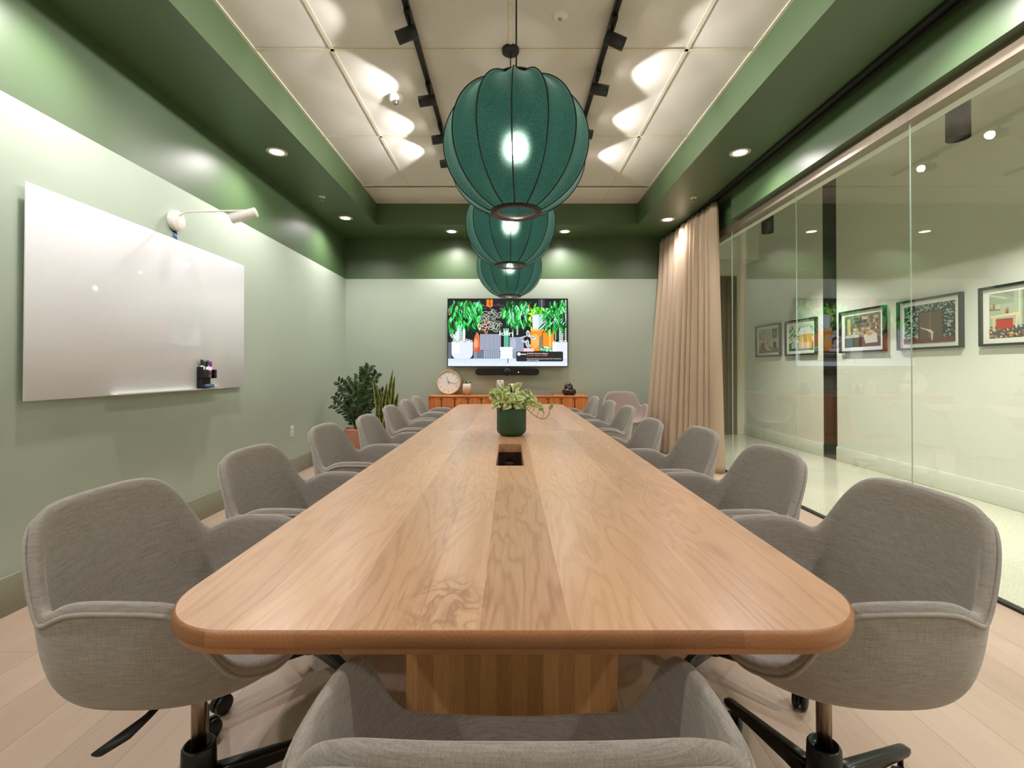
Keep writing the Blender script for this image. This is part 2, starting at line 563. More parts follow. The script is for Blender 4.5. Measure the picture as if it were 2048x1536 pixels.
def rounded_rect(x0, y0, x1, y1, r, seg=8, corners=(1, 1, 1, 1)):
    pts = []
    cs = [((x1-r, y0+r), -90), ((x1-r, y1-r), 0), ((x0+r, y1-r), 90), ((x0+r, y0+r), 180)]
    raw = [(x1, y0), (x1, y1), (x0, y1), (x0, y0)]
    for i, ((cx, cy), a0) in enumerate(cs):
        if not corners[i]:
            pts.append(raw[i]); continue
        for k in range(seg+1):
            a = R(a0 + 90*k/seg)
            pts.append((cx + r*math.cos(a), cy + r*math.sin(a)))
    return pts

def text_mesh(txt, size, name):
    cu = bpy.data.curves.new(name, 'FONT')
    cu.body = txt; cu.size = size; cu.resolution_u = 3
    o = bpy.data.objects.new(name, cu); C.objects.link(o)
    dg = bpy.context.evaluated_depsgraph_get(); dg.update()
    me = bpy.data.meshes.new_from_object(o.evaluated_get(dg))
    bpy.data.objects.remove(o)
    return me

def smoothstep_curve(tab, x):
    """catmull-rom through (x,y) table"""
    n = len(tab)
    if x <= tab[0][0]: return tab[0][1]
    if x >= tab[-1][0]: return tab[-1][1]
    for i in range(n-1):
        if tab[i][0] <= x <= tab[i+1][0]:
            x0, y0 = tab[i]; x1, y1 = tab[i+1]
            def slope(j):
                if j == 0 or j == n-1: return 0.0
                d0 = (tab[j][1]-tab[j-1][1])/(tab[j][0]-tab[j-1][0]); d1 = (tab[j+1][1]-tab[j][1])/(tab[j+1][0]-tab[j][0])
                if d0*d1 <= 0: return 0.0
                return 2*d0*d1/(d0+d1)
            h = x1-x0; t = (x-x0)/h
            m0, m1 = slope(i)*h, slope(i+1)*h
            return (2*t**3-3*t**2+1)*y0 + (t**3-2*t**2+t)*m0 + (-2*t**3+3*t**2)*y1 + (t**3-t**2)*m1

# ------------------------------------------------------------------ dimensions (metres)
CAM_H = 1.14
XL, XR = -2.342, 2.395           # painted wall / glass
YB, YF = 6.657, -2.4             # back wall / wall behind the camera
ZS, ZC = 2.995, 3.274            # soffit underside / tiled ceiling
TXL, TXR, TYB = -1.72, 1.635, 6.01   # raised ceiling tray
ZP = 2.42                        # paint line
XC, YC, ZCC = 4.086, 8.2, 3.62   # corridor wall, corridor end, corridor ceiling
TT = 0.74                        # table top

exec_order = []
# ------------------------------------------------------------------ room shell
def sbox(name, mat, *boxes, bev=0.0):
    b = MB()
    for lo, hi in boxes:
        b.box(lo, hi, bev)
    return struct(b.build(name, mat))

sbox('floor', M['floor'], ((XL - 0.1, YF, -0.06), (XR, YB + 0.1, 0.0)))
sbox('floor_corridor', M['terrazzo'], ((XR, YF, -0.06), (XC + 0.1, YC + 0.1, -0.001)))

def two_tone(name, boxes):
    b = MB()
    for mi, lo, hi in boxes:
        b.mat = mi; b.box(lo, hi)
    return struct(b.build(name, [M['sage'], M['forest']]))
two_tone('wall_left', [(0, (XL - 0.1, YF, 0), (XL, YB + 0.1, ZP)), (1, (XL - 0.1, YF, ZP), (XL, YB + 0.1, 3.4))])
two_tone('wall_back', [(0, (XL, YB, 0), (XR + 0.08, YB + 0.1, ZP)), (1, (XL, YB, ZP), (XR + 0.08, YB + 0.1, 3.4))])
sbox('wall_rear', M['rear'], ((XL - 0.1, YF - 0.1, -0.06), (XC + 0.1, YF, 3.8)))
sbox('ceiling', M['tile'], ((TXL - 0.02, YF, ZC), (TXR + 0.02, TYB + 0.02, ZC + 0.12)))
# soffit boxes round the raised tray
sbox('trim_1', M['forest'], ((XL, YF, ZS), (TXL, YB, ZC + 0.12)))
sbox('trim_2', M['forest'], ((TXR, YF, ZS), (XR + 0.08, YB, ZC + 0.12)))
sbox('trim_3', M['forest'], ((TXL, TYB, ZS), (TXR, YB, ZC + 0.12)))
# ceiling grid bars
g = MB()
for x in (-1.19, 0.0, 1.176):
    g.box((x - 0.012, YF, ZC - 0.006), (x + 0.012, TYB, ZC + 0.004))
for k in range(-3, 4):
    y = 1.94 + 1.1725 * k
    g.box((TXL, y - 0.012, ZC - 0.006), (TXR, y + 0.012, ZC + 0.004))
y = 5.455
g.box((TXL, y - 0.012, ZC - 0.006), (TXR, y + 0.012, ZC + 0.004))
g.box((TXL, YF, ZC - 0.008), (TXL + 0.02, TYB, ZC + 0.004)); g.box((TXR - 0.02, YF, ZC - 0.008), (TXR, TYB, ZC + 0.004))
g.box((TXL, TYB - 0.02, ZC - 0.008), (TXR, TYB, ZC + 0.004))
struct(g.build('trim_4', M['tbar']))
# baseboards of the room
sbox('baseboard_left', M['sage_trim'], ((XL, YF, 0), (XL + 0.015, YB, 0.18)), bev=0.004)
sbox('baseboard_back', M['sage_trim'], ((XL + 0.015, YB - 0.015, 0), (XR, YB, 0.18)), bev=0.004)
# header over the glass, with its recessed channel
HX = 2.30
sbox('wall_right', M['forest'], ((HX, YF, 2.70), (2.46, 4.87, ZS)), ((2.37, 4.87, 2.70), (2.46, YB, ZS)))
sbox('wall_corridor_inner', M['corridor'], ((2.46, YF, 2.62), (2.52, YB + 0.1, 3.72)), ((XR + 0.02, YB, 0), (2.52, YC, 3.72)))
sbox('trim_5', M['channel_reflect'], ((2.372, YF, 2.62), (2.46, YB, 2.70)))
sbox('trim_6', M['black'], ((2.375, YF, 0.0), (2.415, YB, 0.014)))
# glass panes
joints = [YF, -1.68, -0.56, 0.56, 1.68, 2.80, 3.92, 5.06, YB]
for i in range(len(joints) - 1):
    b = MB()
    y0, y1 = joints[i] + 0.001, joints[i+1] - 0.001
    b.mat = 0
    x0, x1, z0, z1 = 2.3915, 2.3985, 0.015, 2.62
    i8 = [b.vert(p) for p in ((x0,y0,z0),(x1,y0,z0),(x1,y1,z0),(x0,y1,z0),(x0,y0,z1),(x1,y0,z1),(x1,y1,z1),(x0,y1,z1))]
    for q, m in (((3,0,4,7),0),((1,2,6,5),0),((0,1,5,4),1),((2,3,7,6),1)):
        b.mat = m; b.face([i8[k] for k in q], False)
    struct(b.build('window_%d' % (i + 1), [M['glass'], M['glassedge']], fix=False))
# corridor
sbox('wall_corridor_outer', M['corridor'], ((XC, YF, 0), (XC + 0.1, 5.87, 3.72)), ((XC, 6.12, 0), (XC + 0.1, YC, 3.72)), ((XC + 0.06, 5.87, 0), (XC + 0.1, 6.12, 3.72)))
sbox('trim_7', M['blacksteel'], ((XC - 0.004, 5.872, 0.0), (XC + 0.06, 6.118, 3.70)))
sbox('baseboard_corridor', M['corridor'], ((XC - 0.016, YF, 0), (XC, 5.87, 0.17)), ((XC - 0.016, 6.12, 0), (XC, YC, 0.17)), bev=0.003)
sbox('wall_corridor_end', M['corridor'], ((2.39, YC, 0), (XC + 0.1, YC + 0.1, 3.72)))
sbox('trim_8', M['corridor'], ((2.52, YC - 0.5, 2.95), (XC, YC, 3.70)))
sbox('ceiling_corridor', M['corridor'], ((2.46, YF, 3.65), (XC + 0.1, YC + 0.1, 3.72)))
sbox('trim_9', M['tbar'], ((XC - 0.02, YF, 3.63), (XC, YC, 3.65)))
d = MB(); d.box((2.93, YC - 0.045, 0.0), (3.94, YC - 0.002, 2.757))
d = struct(d.build('door_1', M['doorgreen']))
h = MB(); h.tube([(3.02, YC - 0.05, 1.0), (3.02, YC - 0.10, 1.0), (3.14, YC - 0.10, 1.0)], 0.01, 8); h.build('door_handle', M['steel'], d)

# ------------------------------------------------------------------ conference table
def table():
    t = thing('conference_table', 'long oak conference table with rounded corners running down the room', 'table', (0.004, 0, 0))
    HW, Y0, Y1, YM = 0.592, 0.716, 5.36, 3.04
    # corners order used by rounded_rect: (x1,y0),(x1,y1),(x0,y1),(x0,y0)
    HOLE = (-0.065, 1.945, 0.052, 2.50)
    def mk(y0, y1, cs, ends, hole):
        th = 0.042
        levels = [(0.006, TT), (0.002, TT - 0.0025), (0.0, TT - 0.007), (0.0, TT - 0.024), (0.003, TT - 0.0255), (0.003, TT - 0.027), (0.006, TT - 0.037), (0.014, TT - th)]
        b = MB(); rings = []
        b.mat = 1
        for ins, z in levels:
            o = rounded_rect(-HW + ins, y0 + (ins if ends[0] else 0), HW - ins, y1 - (ins if ends[1] else 0), 0.148 - ins, 14, cs)
            rings.append([b.vert((x, y, z)) for x, y in o])
        n = len(rings[0])
        for i in range(len(rings) - 1):
            for k in range(n):
                k2 = (k + 1) % n
                b.face((rings[i][k], rings[i][k2], rings[i+1][k2], rings[i+1][k]), i not in (3, 4, 5))
        me = b.mesh('tabletop', [M['table'], M['endgrain_shade']])
        bm = bmesh.new(); bm.from_mesh(me); bm.verts.ensure_lookup_table()
        sets = []
        for ri, z in ((0, TT), (-1, TT - th)):
            bm.verts.ensure_lookup_table()
            ring = [bm.verts[i] for i in rings[ri]]
            es = [bm.edges.get((ring[k], ring[(k+1) % n])) for k in range(n)]
            hv = []
            if hole:
                hx0, hy0, hx1, hy1 = hole
                hv = [bm.verts.new(p) for p in ((hx0, hy0, z), (hx1, hy0, z), (hx1, hy1, z), (hx0, hy1, z))]
                es += [bm.edges.new((hv[k], hv[(k+1) % 4])) for k in range(4)]
            sets.append((es, hv))
        for es, hv in sets:
            r = bmesh.ops.triangle_fill(bm, use_beauty=True, use_dissolve=False, edges=es)
            for f in r['geom']:
                if isinstance(f, bmesh.types.BMFace): f.smooth = False
            bm.verts.ensure_lookup_table()
        if hole:
            a, c = sets[0][1], sets[1][1]
            for k in range(4):
                bm.faces.new((a[k], a[(k+1) % 4], c[(k+1) % 4], c[k]))
        bmesh.ops.recalc_face_normals(bm, faces=bm.faces)
        bm.to_mesh(me); bm.free()
        return link('tabletop', me, t)
    mk(Y0, YM - 0.0003, (1, 0, 0, 1), (1, 0), HOLE)
    mk(YM + 0.0003, Y1, (0, 1, 1, 0), (0, 1), None)
    for y0, y1 in ((1.45, 2.56), (3.62, 4.72)):
        b = MB()
        x0, x1, z1 = -0.325, 0.325, TT - 0.042
        w = 0.03
        b.box((x0, y0, 0), (x1, y0 + w, z1), 0.002); b.box((x0, y1 - w, 0), (x1, y1, z1), 0.002)
        b.box((x0, y0 + w, 0), (x0 + w, y1 - w, z1)); b.box((x1 - w, y0 + w, 0), (x1, y1 - w, z1))
        b.build('pedestal', M['pedestal'], t)
    b = MB()
    hx0, hy0, hx1, hy1 = HOLE
    b.box((hx0 - 0.012, hy0 - 0.012, 0.60), (hx1 + 0.012, hy1 + 0.012, 0.61))
    b.box((hx0 - 0.012, hy0 - 0.012, 0.61), (hx0, hy1 + 0.012, TT - 0.043)); b.box((hx1, hy0 - 0.012, 0.61), (hx1 + 0.012, hy1 + 0.012, TT - 0.043))
    b.box((hx0, hy0 - 0.012, 0.61), (hx1, hy0, TT - 0.043)); b.box((hx0, hy1, 0.61), (hx1, hy1 + 0.012, TT - 0.043))
    tag(b.build('cable_tray', M['traydark'], t), label='open cable well in the tabletop')
    p = thing('power_plug', 'round black power plug with cord lying in the table cable well', 'plug', (-0.006, 2.36, 0.611))
    b = MB(); b.lathe([(0.020, 0), (0.026, 0.004), (0.026, 0.05), (0.022, 0.058), (0.0, 0.06)], 20, caps=False); b.build('plug_body', M['black'], p)
    b = MB(); b.tube([(0.0, -0.01, 0.03), (0.004, -0.06, 0.02), (-0.002, -0.16, 0.008), (0.004, -0.28, 0.006), (0.0, -0.38, 0.006)], 0.006, 8); b.build('cord', M['black'], p)
    return t
table()

# ------------------------------------------------------------------ swivel armchairs
H_TAB = [(0, .400), (12, .398), (20, .394), (28, .384), (34, .368), (39, .347), (44, .320), (50, .281), (55, .247), (59, .225), (63, .214), (68, .219), (75, .233), (82, .245), (89, .249), (98, .247), (108, .238), (114, .215), (119, .172), (125, .124), (132, .086), (141, .064), (152, .049), (165, .037), (180, .032)]
SHA, SHB, SHBF, SHN = 0.278, 0.226, 0.305, 2.5
def shell_pt(psi_deg, z):
    a = abs(psi_deg); s = 1 if psi_deg >= 0 else -1
    e = 2.0 / (SHN if a >= 90 else 3.0)
    sx = s * abs(math.sin(R(a))) ** e
    cy = -math.cos(R(a)); sy = math.copysign(abs(cy) ** e, cy)
    m = min(max(z, 0) / 0.15, 1.0)
    k = 0.68 + 0.29 * math.sqrt(max(0, 1 - (1 - m) ** 2)) + 0.05 * max(0, z - 0.15) / 0.3
    bb = SHBF if sy > 0 else SHB
    x = SHA * k * sx; y = bb * k * sy
    if sy < 0:
        y -= 0.12 * (-sy) * max(0, z - 0.10)
    # the back narrows towards its top
    return Vector((x, y, z))
def make_shell():
    NP = 96
    psis = [-180 + 360.0 * i / NP for i in range(NP)]
    ts = [0.12, 0.3, 0.5, 0.68, 0.84, 0.95, 1.0]
    ws = [0.03, 0.07, 0.12, 0.18, 0.26, 0.36, 0.47, 0.60, 0.74, 0.88, 1.0]
    b = MB()
    rows = []
    for t in ts:
        rows.append([(lambda p: Vector((p.x * t, p.y * t, 0.0)))(shell_pt(ps, 0.0)) for ps in psis])
    for w in ws:
        r = []
        for ps in psis:
            H = smoothstep_curve(H_TAB, abs(ps))
            r.append(shell_pt(ps, H * (w ** 1.35)))
        rows.append(r)
    idx = b.grid(rows, close_u=True)
    c = b.vert((0, 0.01, 0.0))
    n = len(psis)
    for k in range(n):
        b.face((c, idx[0][(k+1) % n], idx[0][k]))
    me = b.mesh('shell', M['fabric'])
    bm = bmesh.new(); bm.from_mesh(me); bmesh.ops.recalc_face_normals(bm, faces=bm.faces); bm.to_mesh(me); bm.free()
    o = link('shell', me)
    so = o.modifiers.new('s', 'SOLIDIFY'); so.thickness = 0.026; so.offset = 0.0; so.use_even_offset = True
    ss = o.modifiers.new('b', 'SUBSURF'); ss.levels = 1; ss.render_levels = 1
    bake(o)
    for p in o.data.polygons: p.use_smooth = True
    return o
def rim_loop(drop, out):
    pts = []
    NP = 120
    for i in range(NP):
        ps = -180 + 360.0 * i / NP
        H = smoothstep_curve(H_TAB, abs(ps))
        z = max(H - drop, H * 0.25)
        p = shell_pt(ps, z)
        p2 = shell_pt(ps + 1.0, z); q2 = shell_pt(ps, z + 0.004)
        nrm = (p2 - p).cross(q2 - p)
        if nrm.length > 1e-9:
            nrm.normalize()
            if nrm.dot(Vector((p.x, p.y, -0.12))) < 0: nrm = -nrm
            p = p + nrm * out
        pts.append(p)
    return pts
Z0 = 0.442
def make_chair(name, label, fab=None, legrot=0.0):
    t = thing(name, label, 'chair')
    sh = make_shell(); sh.parent = t; sh.location = (0, 0, Z0)
    b = MB(); b.loop_tube(rim_loop(0.021, 0.0140), 0.0045, 8)
    b.build('piping', M['piping'], sh)
    b = MB()
    b.box((-0.09, -0.11, -0.012), (0.09, 0.13, -0.006), 0.002)
    b.box((-0.05, -0.10, -0.05), (0.05, 0.08, -0.010), 0.012)
    o = b.build('tilt_mechanism', M['black'], t); o.location = (0, 0, Z0 - 0.008)
    b = MB()
    path = [(0.05, 0.02, 0.405), (0.13, 0.01, 0.400), (0.17, 0.0, 0.388), (0.20, -0.03, 0.366), (0.225, -0.06, 0.352)]
    wid = [0.007, 0.007, 0.010, 0.019, 0.013]
    rows = []
    for (x, y, z), w in zip(path, wid):
        rows.append([(x, y + w * math.cos(2*PI*k/10), z + 0.005 * math.sin(2*PI*k/10)) for k in range(10)])
    idx = b.grid(rows, True); b.face(idx[0]); b.face(idx[-1])
    b.build('lever', M['black'], t)
    b = MB(); b.lathe([(0.0175, 0.15), (0.0175, 0.392)], 24); b.lathe([(0.021, 0.385), (0.021, 0.405)], 24)
    b.build('column', M['column_reflect'], t)
    b = MB(); b.lathe([(0.030, 0.066), (0.038, 0.070), (0.0405, 0.12), (0.038, 0.192), (0.035, 0.197), (0.031, 0.197), (0.030, 0.186), (0.0, 0.186)], 28, caps=False)
    b.build('hub', M['blackgloss'], t)
    for k in range(4):
        a = legrot + k * PI / 2
        mt = Matrix.Rotation(a, 4, 'Z')
        b = MB()
        sec = [(0.028, 0.098, 0.021, 0.030), (0.10, 0.100, 0.018, 0.024), (0.22, 0.099, 0.0155, 0.016), (0.305, 0.096, 0.014, 0.0115), (0.318, 0.0955, 0.011, 0.008)]
        rows = []
        for r, z, w, hh in sec:
            pr = rounded_rect(-w, -hh, w, hh, min(w, hh) * 0.5, 3)
            rows.append([mt @ Vector((r, u, z + v)) for u, v in pr])
        idx = b.grid(rows, True); b.face(idx[0], False); b.face(idx[-1], False)
        leg = b.build('base_leg', M['blackgloss'], t)
        b = MB()
        ct = mt @ Vector((0.292, 0, 0)); ca = a + 0.9 + 1.3 * k
        mc = Matrix.Translation(ct) @ Matrix.Rotation(ca, 4, 'Z')
        b.tube([mc @ Vector((0, 0, 0.092)), mc @ Vector((0, 0, 0.058))], 0.007, 10)
        for s in (-1, 1):
            m2 = mc @ Matrix.Translation((-0.018, s * 0.013, 0.030)) @ Matrix.Rotation(PI/2, 4, 'X')
            b.lathe([(0.0, -0.009), (0.022, -0.009), (0.029, -0.006), (0.030, 0.0), (0.029, 0.006), (0.022, 0.009), (0.0, 0.009)], 20, mtx=m2, caps=False)
        pr = [(-0.018 + 0.034*math.cos(R(q)), 0.030 + 0.034*math.sin(R(q))) for q in range(-10, 171, 20)]
        b.prism(pr, -0.004, 0.004, mc @ Matrix.Rotation(PI/2, 4, 'X'))
        b.build('castor', M['black'], leg)
    return t
proto = make_chair('conference_chair', 'x')
first = [True]
def place(x, y, rz, label, group, dz=0.0, legrot=0.0):
    if first[0]:
        o = proto; first[0] = False
        o.location = (x, y, 0); o.rotation_euler = (0, 0, rz); o['label'] = label; o['group'] = group
    else:
        o = dup(proto, (x, y, 0), rz, label, group)
    for ch in o.children:
        base = ch.name.split('.')[0]
        if base in ('base_leg', 'hub') and legrot:
            ch.rotation_euler = (0, 0, legrot)
        if base in ('shell', 'tilt_mechanism', 'lever') and dz:
            ch.location.z += dz
    return o
ORD = ['nearest the camera', 'second from the camera', 'third from the camera', 'fourth from the camera', 'fifth from the camera', 'sixth from the camera', 'farthest from the camera']
LEFT = [(-0.785, 1.19, 0, 0.0), (-0.757, 1.80, 0, 0.0), (-0.775, 2.56, 0, 0.0), (-0.725, 3.15, 0, -0.006), (-0.76, 3.90, 0, 0), (-0.80, 4.65, 0, 0), (-0.82, 5.26, 0, 0)]
RIGHT = [(0.79, 1.19, 0, 0.0), (0.765, 1.79, 0, 0.0), (0.74, 2.40, 0, 0.0), (0.67, 3.01, 0, -0.018), (0.73, 3.88, 0, 0), (0.72, 4.52, 0, 0.0), (0.69, 5.18, 0, 0)]
for i, (x, y, r, dz) in enumerate(LEFT):
    place(x, y, R(-90 + r), 'grey swivel armchair on the whiteboard side of the table, ' + ORD[i], 'grey armchairs on the whiteboard side', dz, R(31 - 90 * 0 + 17 * i) - R(-90 + r))
for i, (x, y, r, dz) in enumerate(RIGHT):
    place(x, y, R(90 + r), 'grey swivel armchair on the glass wall side of the table, ' + ORD[i], 'grey armchairs on the glass wall side', dz, R(20 + 23 * i) - R(90 + r))
place(0.010, 0.652, 0.0, 'grey swivel armchair at the near head of the table, back to the camera', 'grey armchairs at the table ends', -0.006, R(10))
sp = place(1.49, 6.12, R(180), 'grey armchair tinted as if warm lit, standing apart by the back wall beside the curtain', None, 0.0, R(30))
for ch in sp.children:
    if ch.name.startswith('shell'):
        ch.data = ch.data.copy(); ch.data.materials[0] = M['fabric_warm_lit']
if 'group' in sp: del sp['group']
# ------------------------------------------------------------------ pendant lanterns
def make_lantern():
    t = thing('pendant_lamp', 'x', 'lamp')
    NR, Rm = 14, 0.298
    # origin = centre of globe; ribs follow an oval from the bottom ring to the top ring
    prof = []
    zb, zt, rb = -0.268, 0.262, 0.098
    for i in range(29):
        u = i / 28.0
        a = -PI/2 + u * PI
        a0 = math.asin(0.985)
        ang = -1.235 + 2.47 * u
        r = Rm * math.cos(ang) ** 0.98
        z = 0.284 * math.sin(ang)
        prof.append((max(r, rb), z))
    def pt(theta, r, z, sag):
        f = (theta * NR / (2*PI)) % 1.0
        dip = math.sin(PI * f)
        # fabric stretched between ribs falls inside the rib circle
        rr = r * (1 - sag * dip)
        return Vector((rr * math.cos(theta), rr * math.sin(theta), z))
    off = R(-3.8 - 90)
    rows = []
    SUB = 8
    for i, (r, z) in enumerate(prof):
        u = i / 28.0
        sag = 0.028 + 0.05 * max(0.0, abs(u - 0.5) * 2 - 0.35)
        row = []
        for k in range(NR * SUB):
            th = 2*PI*k/(NR*SUB)
            p = pt(th, r, z, sag)
            f = (th * NR / (2*PI)) % 1.0
            if u > 0.5:
                p.z -= 0.020 * math.sin(PI*f) * (u - 0.5) * 2
            p = Matrix.Rotation(off, 3, 'Z') @ p
            row.append(p)
        rows.append(row)
    b = MB(); b.grid(rows, True)
    sh = b.build('shade', M['lantern'], t)
    for k in range(NR):
        th = off + 2*PI*k/NR
        b = MB()
        b.tube([(r*1.004*math.cos(th), r*1.004*math.sin(th), z) for r, z in prof], 0.0028, 6)
        b.build('rib', M['rib'], sh)
    b = MB()
    r0 = prof[0][0]
    z0 = prof[0][1]
    b.lathe([(r0 - 0.022, z0 - 0.004), (r0 + 0.004, z0 - 0.006), (r0 + 0.006, z0 + 0.004), (r0 - 0.020, z0 + 0.007), (r0 - 0.022, z0 - 0.004)], 48, caps=False)
    b.build('bottom_ring', M['ring'], t)
    b = MB()
    z1 = prof[-1][1]
    b.lathe([(r0 - 0.022, z1 - 0.005), (r0 + 0.004, z1 - 0.004), (r0 + 0.004, z1 + 0.005), (r0 - 0.022, z1 + 0.006), (r0 - 0.022, z1 - 0.005)], 48, caps=False)
    for k in range(3):
        a = 2*PI*k/3
        b.tube([(0.012*math.cos(a), 0.012*math.sin(a), z1), ((r0-0.01)*math.cos(a), (r0-0.01)*math.sin(a), z1)], 0.003, 6)
    b.build('top_ring', M['black'], t)
    b = MB()
    b.lathe([(0.0, z1 + 0.02), (0.012, z1 + 0.02), (0.02, z1), (0.022, 0.085), (0.018, 0.038), (0.0, 0.038)], 16, caps=False)
    b.build('socket', M['black'], t)
    b = MB()
    b.lathe([(0.0, -0.036), (0.012, -0.034), (0.024, -0.025), (0.031, -0.008), (0.030, 0.008), (0.022, 0.024), (0.013, 0.034), (0.013, 0.04)], 20, caps=False)
    b.build('bulb', M['bulb'], t)
    b = MB(); b.tube([(0, 0, z1 + 0.02), (0, 0, 1.01)], 0.0035, 8)
    b.build('cord', M['black'], t)
    b = MB(); b.lathe([(0.0, 1.002), (0.045, 1.002), (0.056, 1.008), (0.058, 1.02), (0.058, 1.0525)], 32, caps=False)
    b.build('ceiling_canopy', M['black'], t)
    return t
ZL = ZC - 1.0525
lam = make_lantern()
lam.location = (0.010, 1.94, ZL - 0.145 + 0.145)
lam['label'] = 'dark green globe pendant lamp, largest and nearest of the three'
lam['group'] = 'globe pendant lamps over the table'
LZ = 2.075
def set_lamp(o, x, y):
    o.location = (x, y, LZ)
    for ch in o.children:
        b0 = ch.name.split('.')[0]
        if b0 == 'ceiling_canopy': ch.location.z = ZC - LZ - 1.0525
        if b0 == 'cord': ch.location.z = ZC - LZ - 1.0525 if False else 0.0
set_lamp(lam, 0.024, 1.94); lam.location.z -= 0.017
# cord spans exactly from socket to canopy
for ch in lam.children:
    if ch.name.split('.')[0] == 'cord':
        b = MB(); b.tube([(0, 0, 0.28), (0, 0, ZC - LZ - 0.03)], 0.0035, 8)
        ch.data = b.mesh('cord', M['black'])
l2 = dup(lam, (0.0, 3.113, LZ + 0.022), R(4), 'dark green globe pendant lamp in the middle, partly behind the nearest one')
l3 = dup(lam, (-0.008, 4.286, LZ), R(-3), 'dark green globe pendant lamp farthest away, smallest, just above the television')

# ------------------------------------------------------------------ lights
def spot(name, loc, direction, power, angle, blend, parent=None, radius=0.03, color=(1, 0.95, 0.88)):
    l = bpy.data.lights.new(name, 'SPOT')
    l.energy = power; l.spot_size = R(angle); l.spot_blend = blend; l.shadow_soft_size = radius; l.color = color
    o = bpy.data.objects.new(name, l); C.objects.link(o)
    o.rotation_euler = Vector(direction).to_track_quat('-Z', 'Y').to_euler()
    o.location = loc
    if parent: o.parent = parent
    return o

P_TRACK, P_DOWN, P_COR_FILL = 27.0, 118.0, 270.0
WARM = (1.0, 0.95, 0.90)
# track rails
for sgn, x, nm in ((-1, -0.605, 'left'), (1, 0.62, 'right')):
    b = MB()
    b.box((x - 0.018, -2.0, ZC - 0.034), (x + 0.018, 5.1, ZC - 0.007), 0.003)
    tag(b.build('track_rail', M['black']), 'black lighting track on the ceiling, ' + ('left of the pendant lamps' if sgn < 0 else 'right of the pendant lamps'), 'track rail', 'ceiling lighting tracks')
def make_spot(sgn):
    """lamp head aimed sideways (+x when sgn=1)"""
    t = thing('track_spotlight', 'x', 'spotlight')
    b = MB(); b.box((-0.017, -0.055, -0.060), (0.017, 0.055, -0.0345), 0.003)
    b.box((-0.018, -0.050, -0.0500), (0.018, -0.046, -0.036)); b.build('adapter', M['black'], t)
    b = MB(); b.tube([(0, 0.03, -0.058), (0, 0.03, -0.105)], 0.008, 10); b.build('arm', M['black'], t)
    return t
def head(t, sgn, tilt, power):
    mt = Matrix.Translation((0, 0.03, -0.125)) @ Matrix.Rotation(-sgn * PI/2 if False else 0, 4, 'Z')
    d = Vector((sgn * math.cos(tilt), 0.0, -math.sin(tilt)))
    q = d.to_track_quat('Z', 'Y').to_matrix().to_4x4()
    mt = Matrix.Translation((0, 0.03, -0.125)) @ q
    b = MB(); b.lathe([(0.0, -0.045), (0.036, -0.045), (0.038, -0.042), (0.038, 0.080), (0.034, 0.080), (0.033, 0.070), (0.0, 0.070)], 24, mtx=mt, caps=False)
    hd = b.build('lamp_head', M['black'], t)
    b = MB(); b.lathe([(0.0, 0.0), (0.031, 0.0), (0.031, -0.002), (0.0, -0.002)], 20, mtx=mt @ Matrix.Translation((0, 0, 0.074)), caps=False)
    b.build('lens', M['spotlens'], hd)
    p = mt @ Vector((0, 0, 0.083))
    spot('track_spot_light', p, d, power, 98, 0.16, t, 0.03, WARM)
ORDT = ['nearest the camera of those in view', 'second in view from the camera', 'third in view from the camera', 'farthest from the camera']
for sgn, x, ys, side in ((-1, -0.605, (2.76, 3.46, 4.05, 4.53), 'left'), (1, 0.62, (2.81, 3.32, 3.95, 4.62), 'right')):
    for k, y in enumerate(ys):
        t = make_spot(sgn)
        t.location = (x, y, ZC)
        t['label'] = 'black cylindrical spotlight on the %s ceiling track, %s' % (side, ORDT[k])
        t['group'] = 'spotlights on the %s track' % side
        head(t, sgn, R((22 if sgn < 0 else 24) if k == 0 else (8 if sgn < 0 else 10)), P_TRACK)
    for k, y in enumerate((2.05, 1.3, 0.55, -0.3)):
        t = make_spot(sgn)
        t.location = (x, y, ZC)
        t['label'] = 'black cylindrical spotlight on the %s ceiling track, out of view above the camera' % side
        t['group'] = 'spotlights on the %s track above the camera' % side
        head(t, sgn, R(4), P_TRACK * 1.05)

def downlight(x, y, z, label, group, power, cone=152):
    t = thing('recessed_downlight', label, 'downlight', (x, y, z), 0, group)
    b = MB(); b.lathe([(0.056, -0.002), (0.060, -0.006), (0.084, -0.005), (0.086, -0.0005), (0.056, -0.0005)], 36, caps=False)
    b.build('trim_ring', M['trimring'], t)
    b = MB(); b.lathe([(0.0, -0.004), (0.057, -0.004), (0.057, -0.001), (0.0, -0.001)], 32, caps=False)
    b.build('lens', M['led'], t)
    spot('downlight_light', (0, 0, -0.008), (0, 0, -1), power, cone, 0.8, t, 0.05, (1, 0.93, 0.92))
gL, gR, gB = 'downlights in the left soffit', 'downlights in the right soffit', 'downlights in the back soffit'
downlight(-1.995, 3.99, ZS, 'round recessed downlight in the left soffit, nearer of two', gL, P_DOWN)
downlight(-2.026, 5.74, ZS, 'round recessed downlight in the left soffit, farther, near the corner', gL, P_DOWN)
downlight(1.965, 4.00, ZS, 'round recessed downlight in the right soffit, nearer of two', gR, P_DOWN)
downlight(1.948, 5.80, ZS, 'round recessed downlight in the right soffit, beside the curtain top', gR, P_DOWN * 0.6)
downlight(-0.793, 6.304, ZS, 'round recessed downlight in the back soffit, left of the pendant lamps', gB, P_DOWN)
downlight(0.7325, 6.304, ZS, 'round recessed downlight in the back soffit, right of the pendant lamps', gB, P_DOWN)
for x in (-1.995, 1.965):
    for y in (2.25, 0.5, -1.25):
        downlight(x, y, ZS, 'round recessed downlight in the soffit above and beside the camera, out of view', 'downlights out of view', P_DOWN)

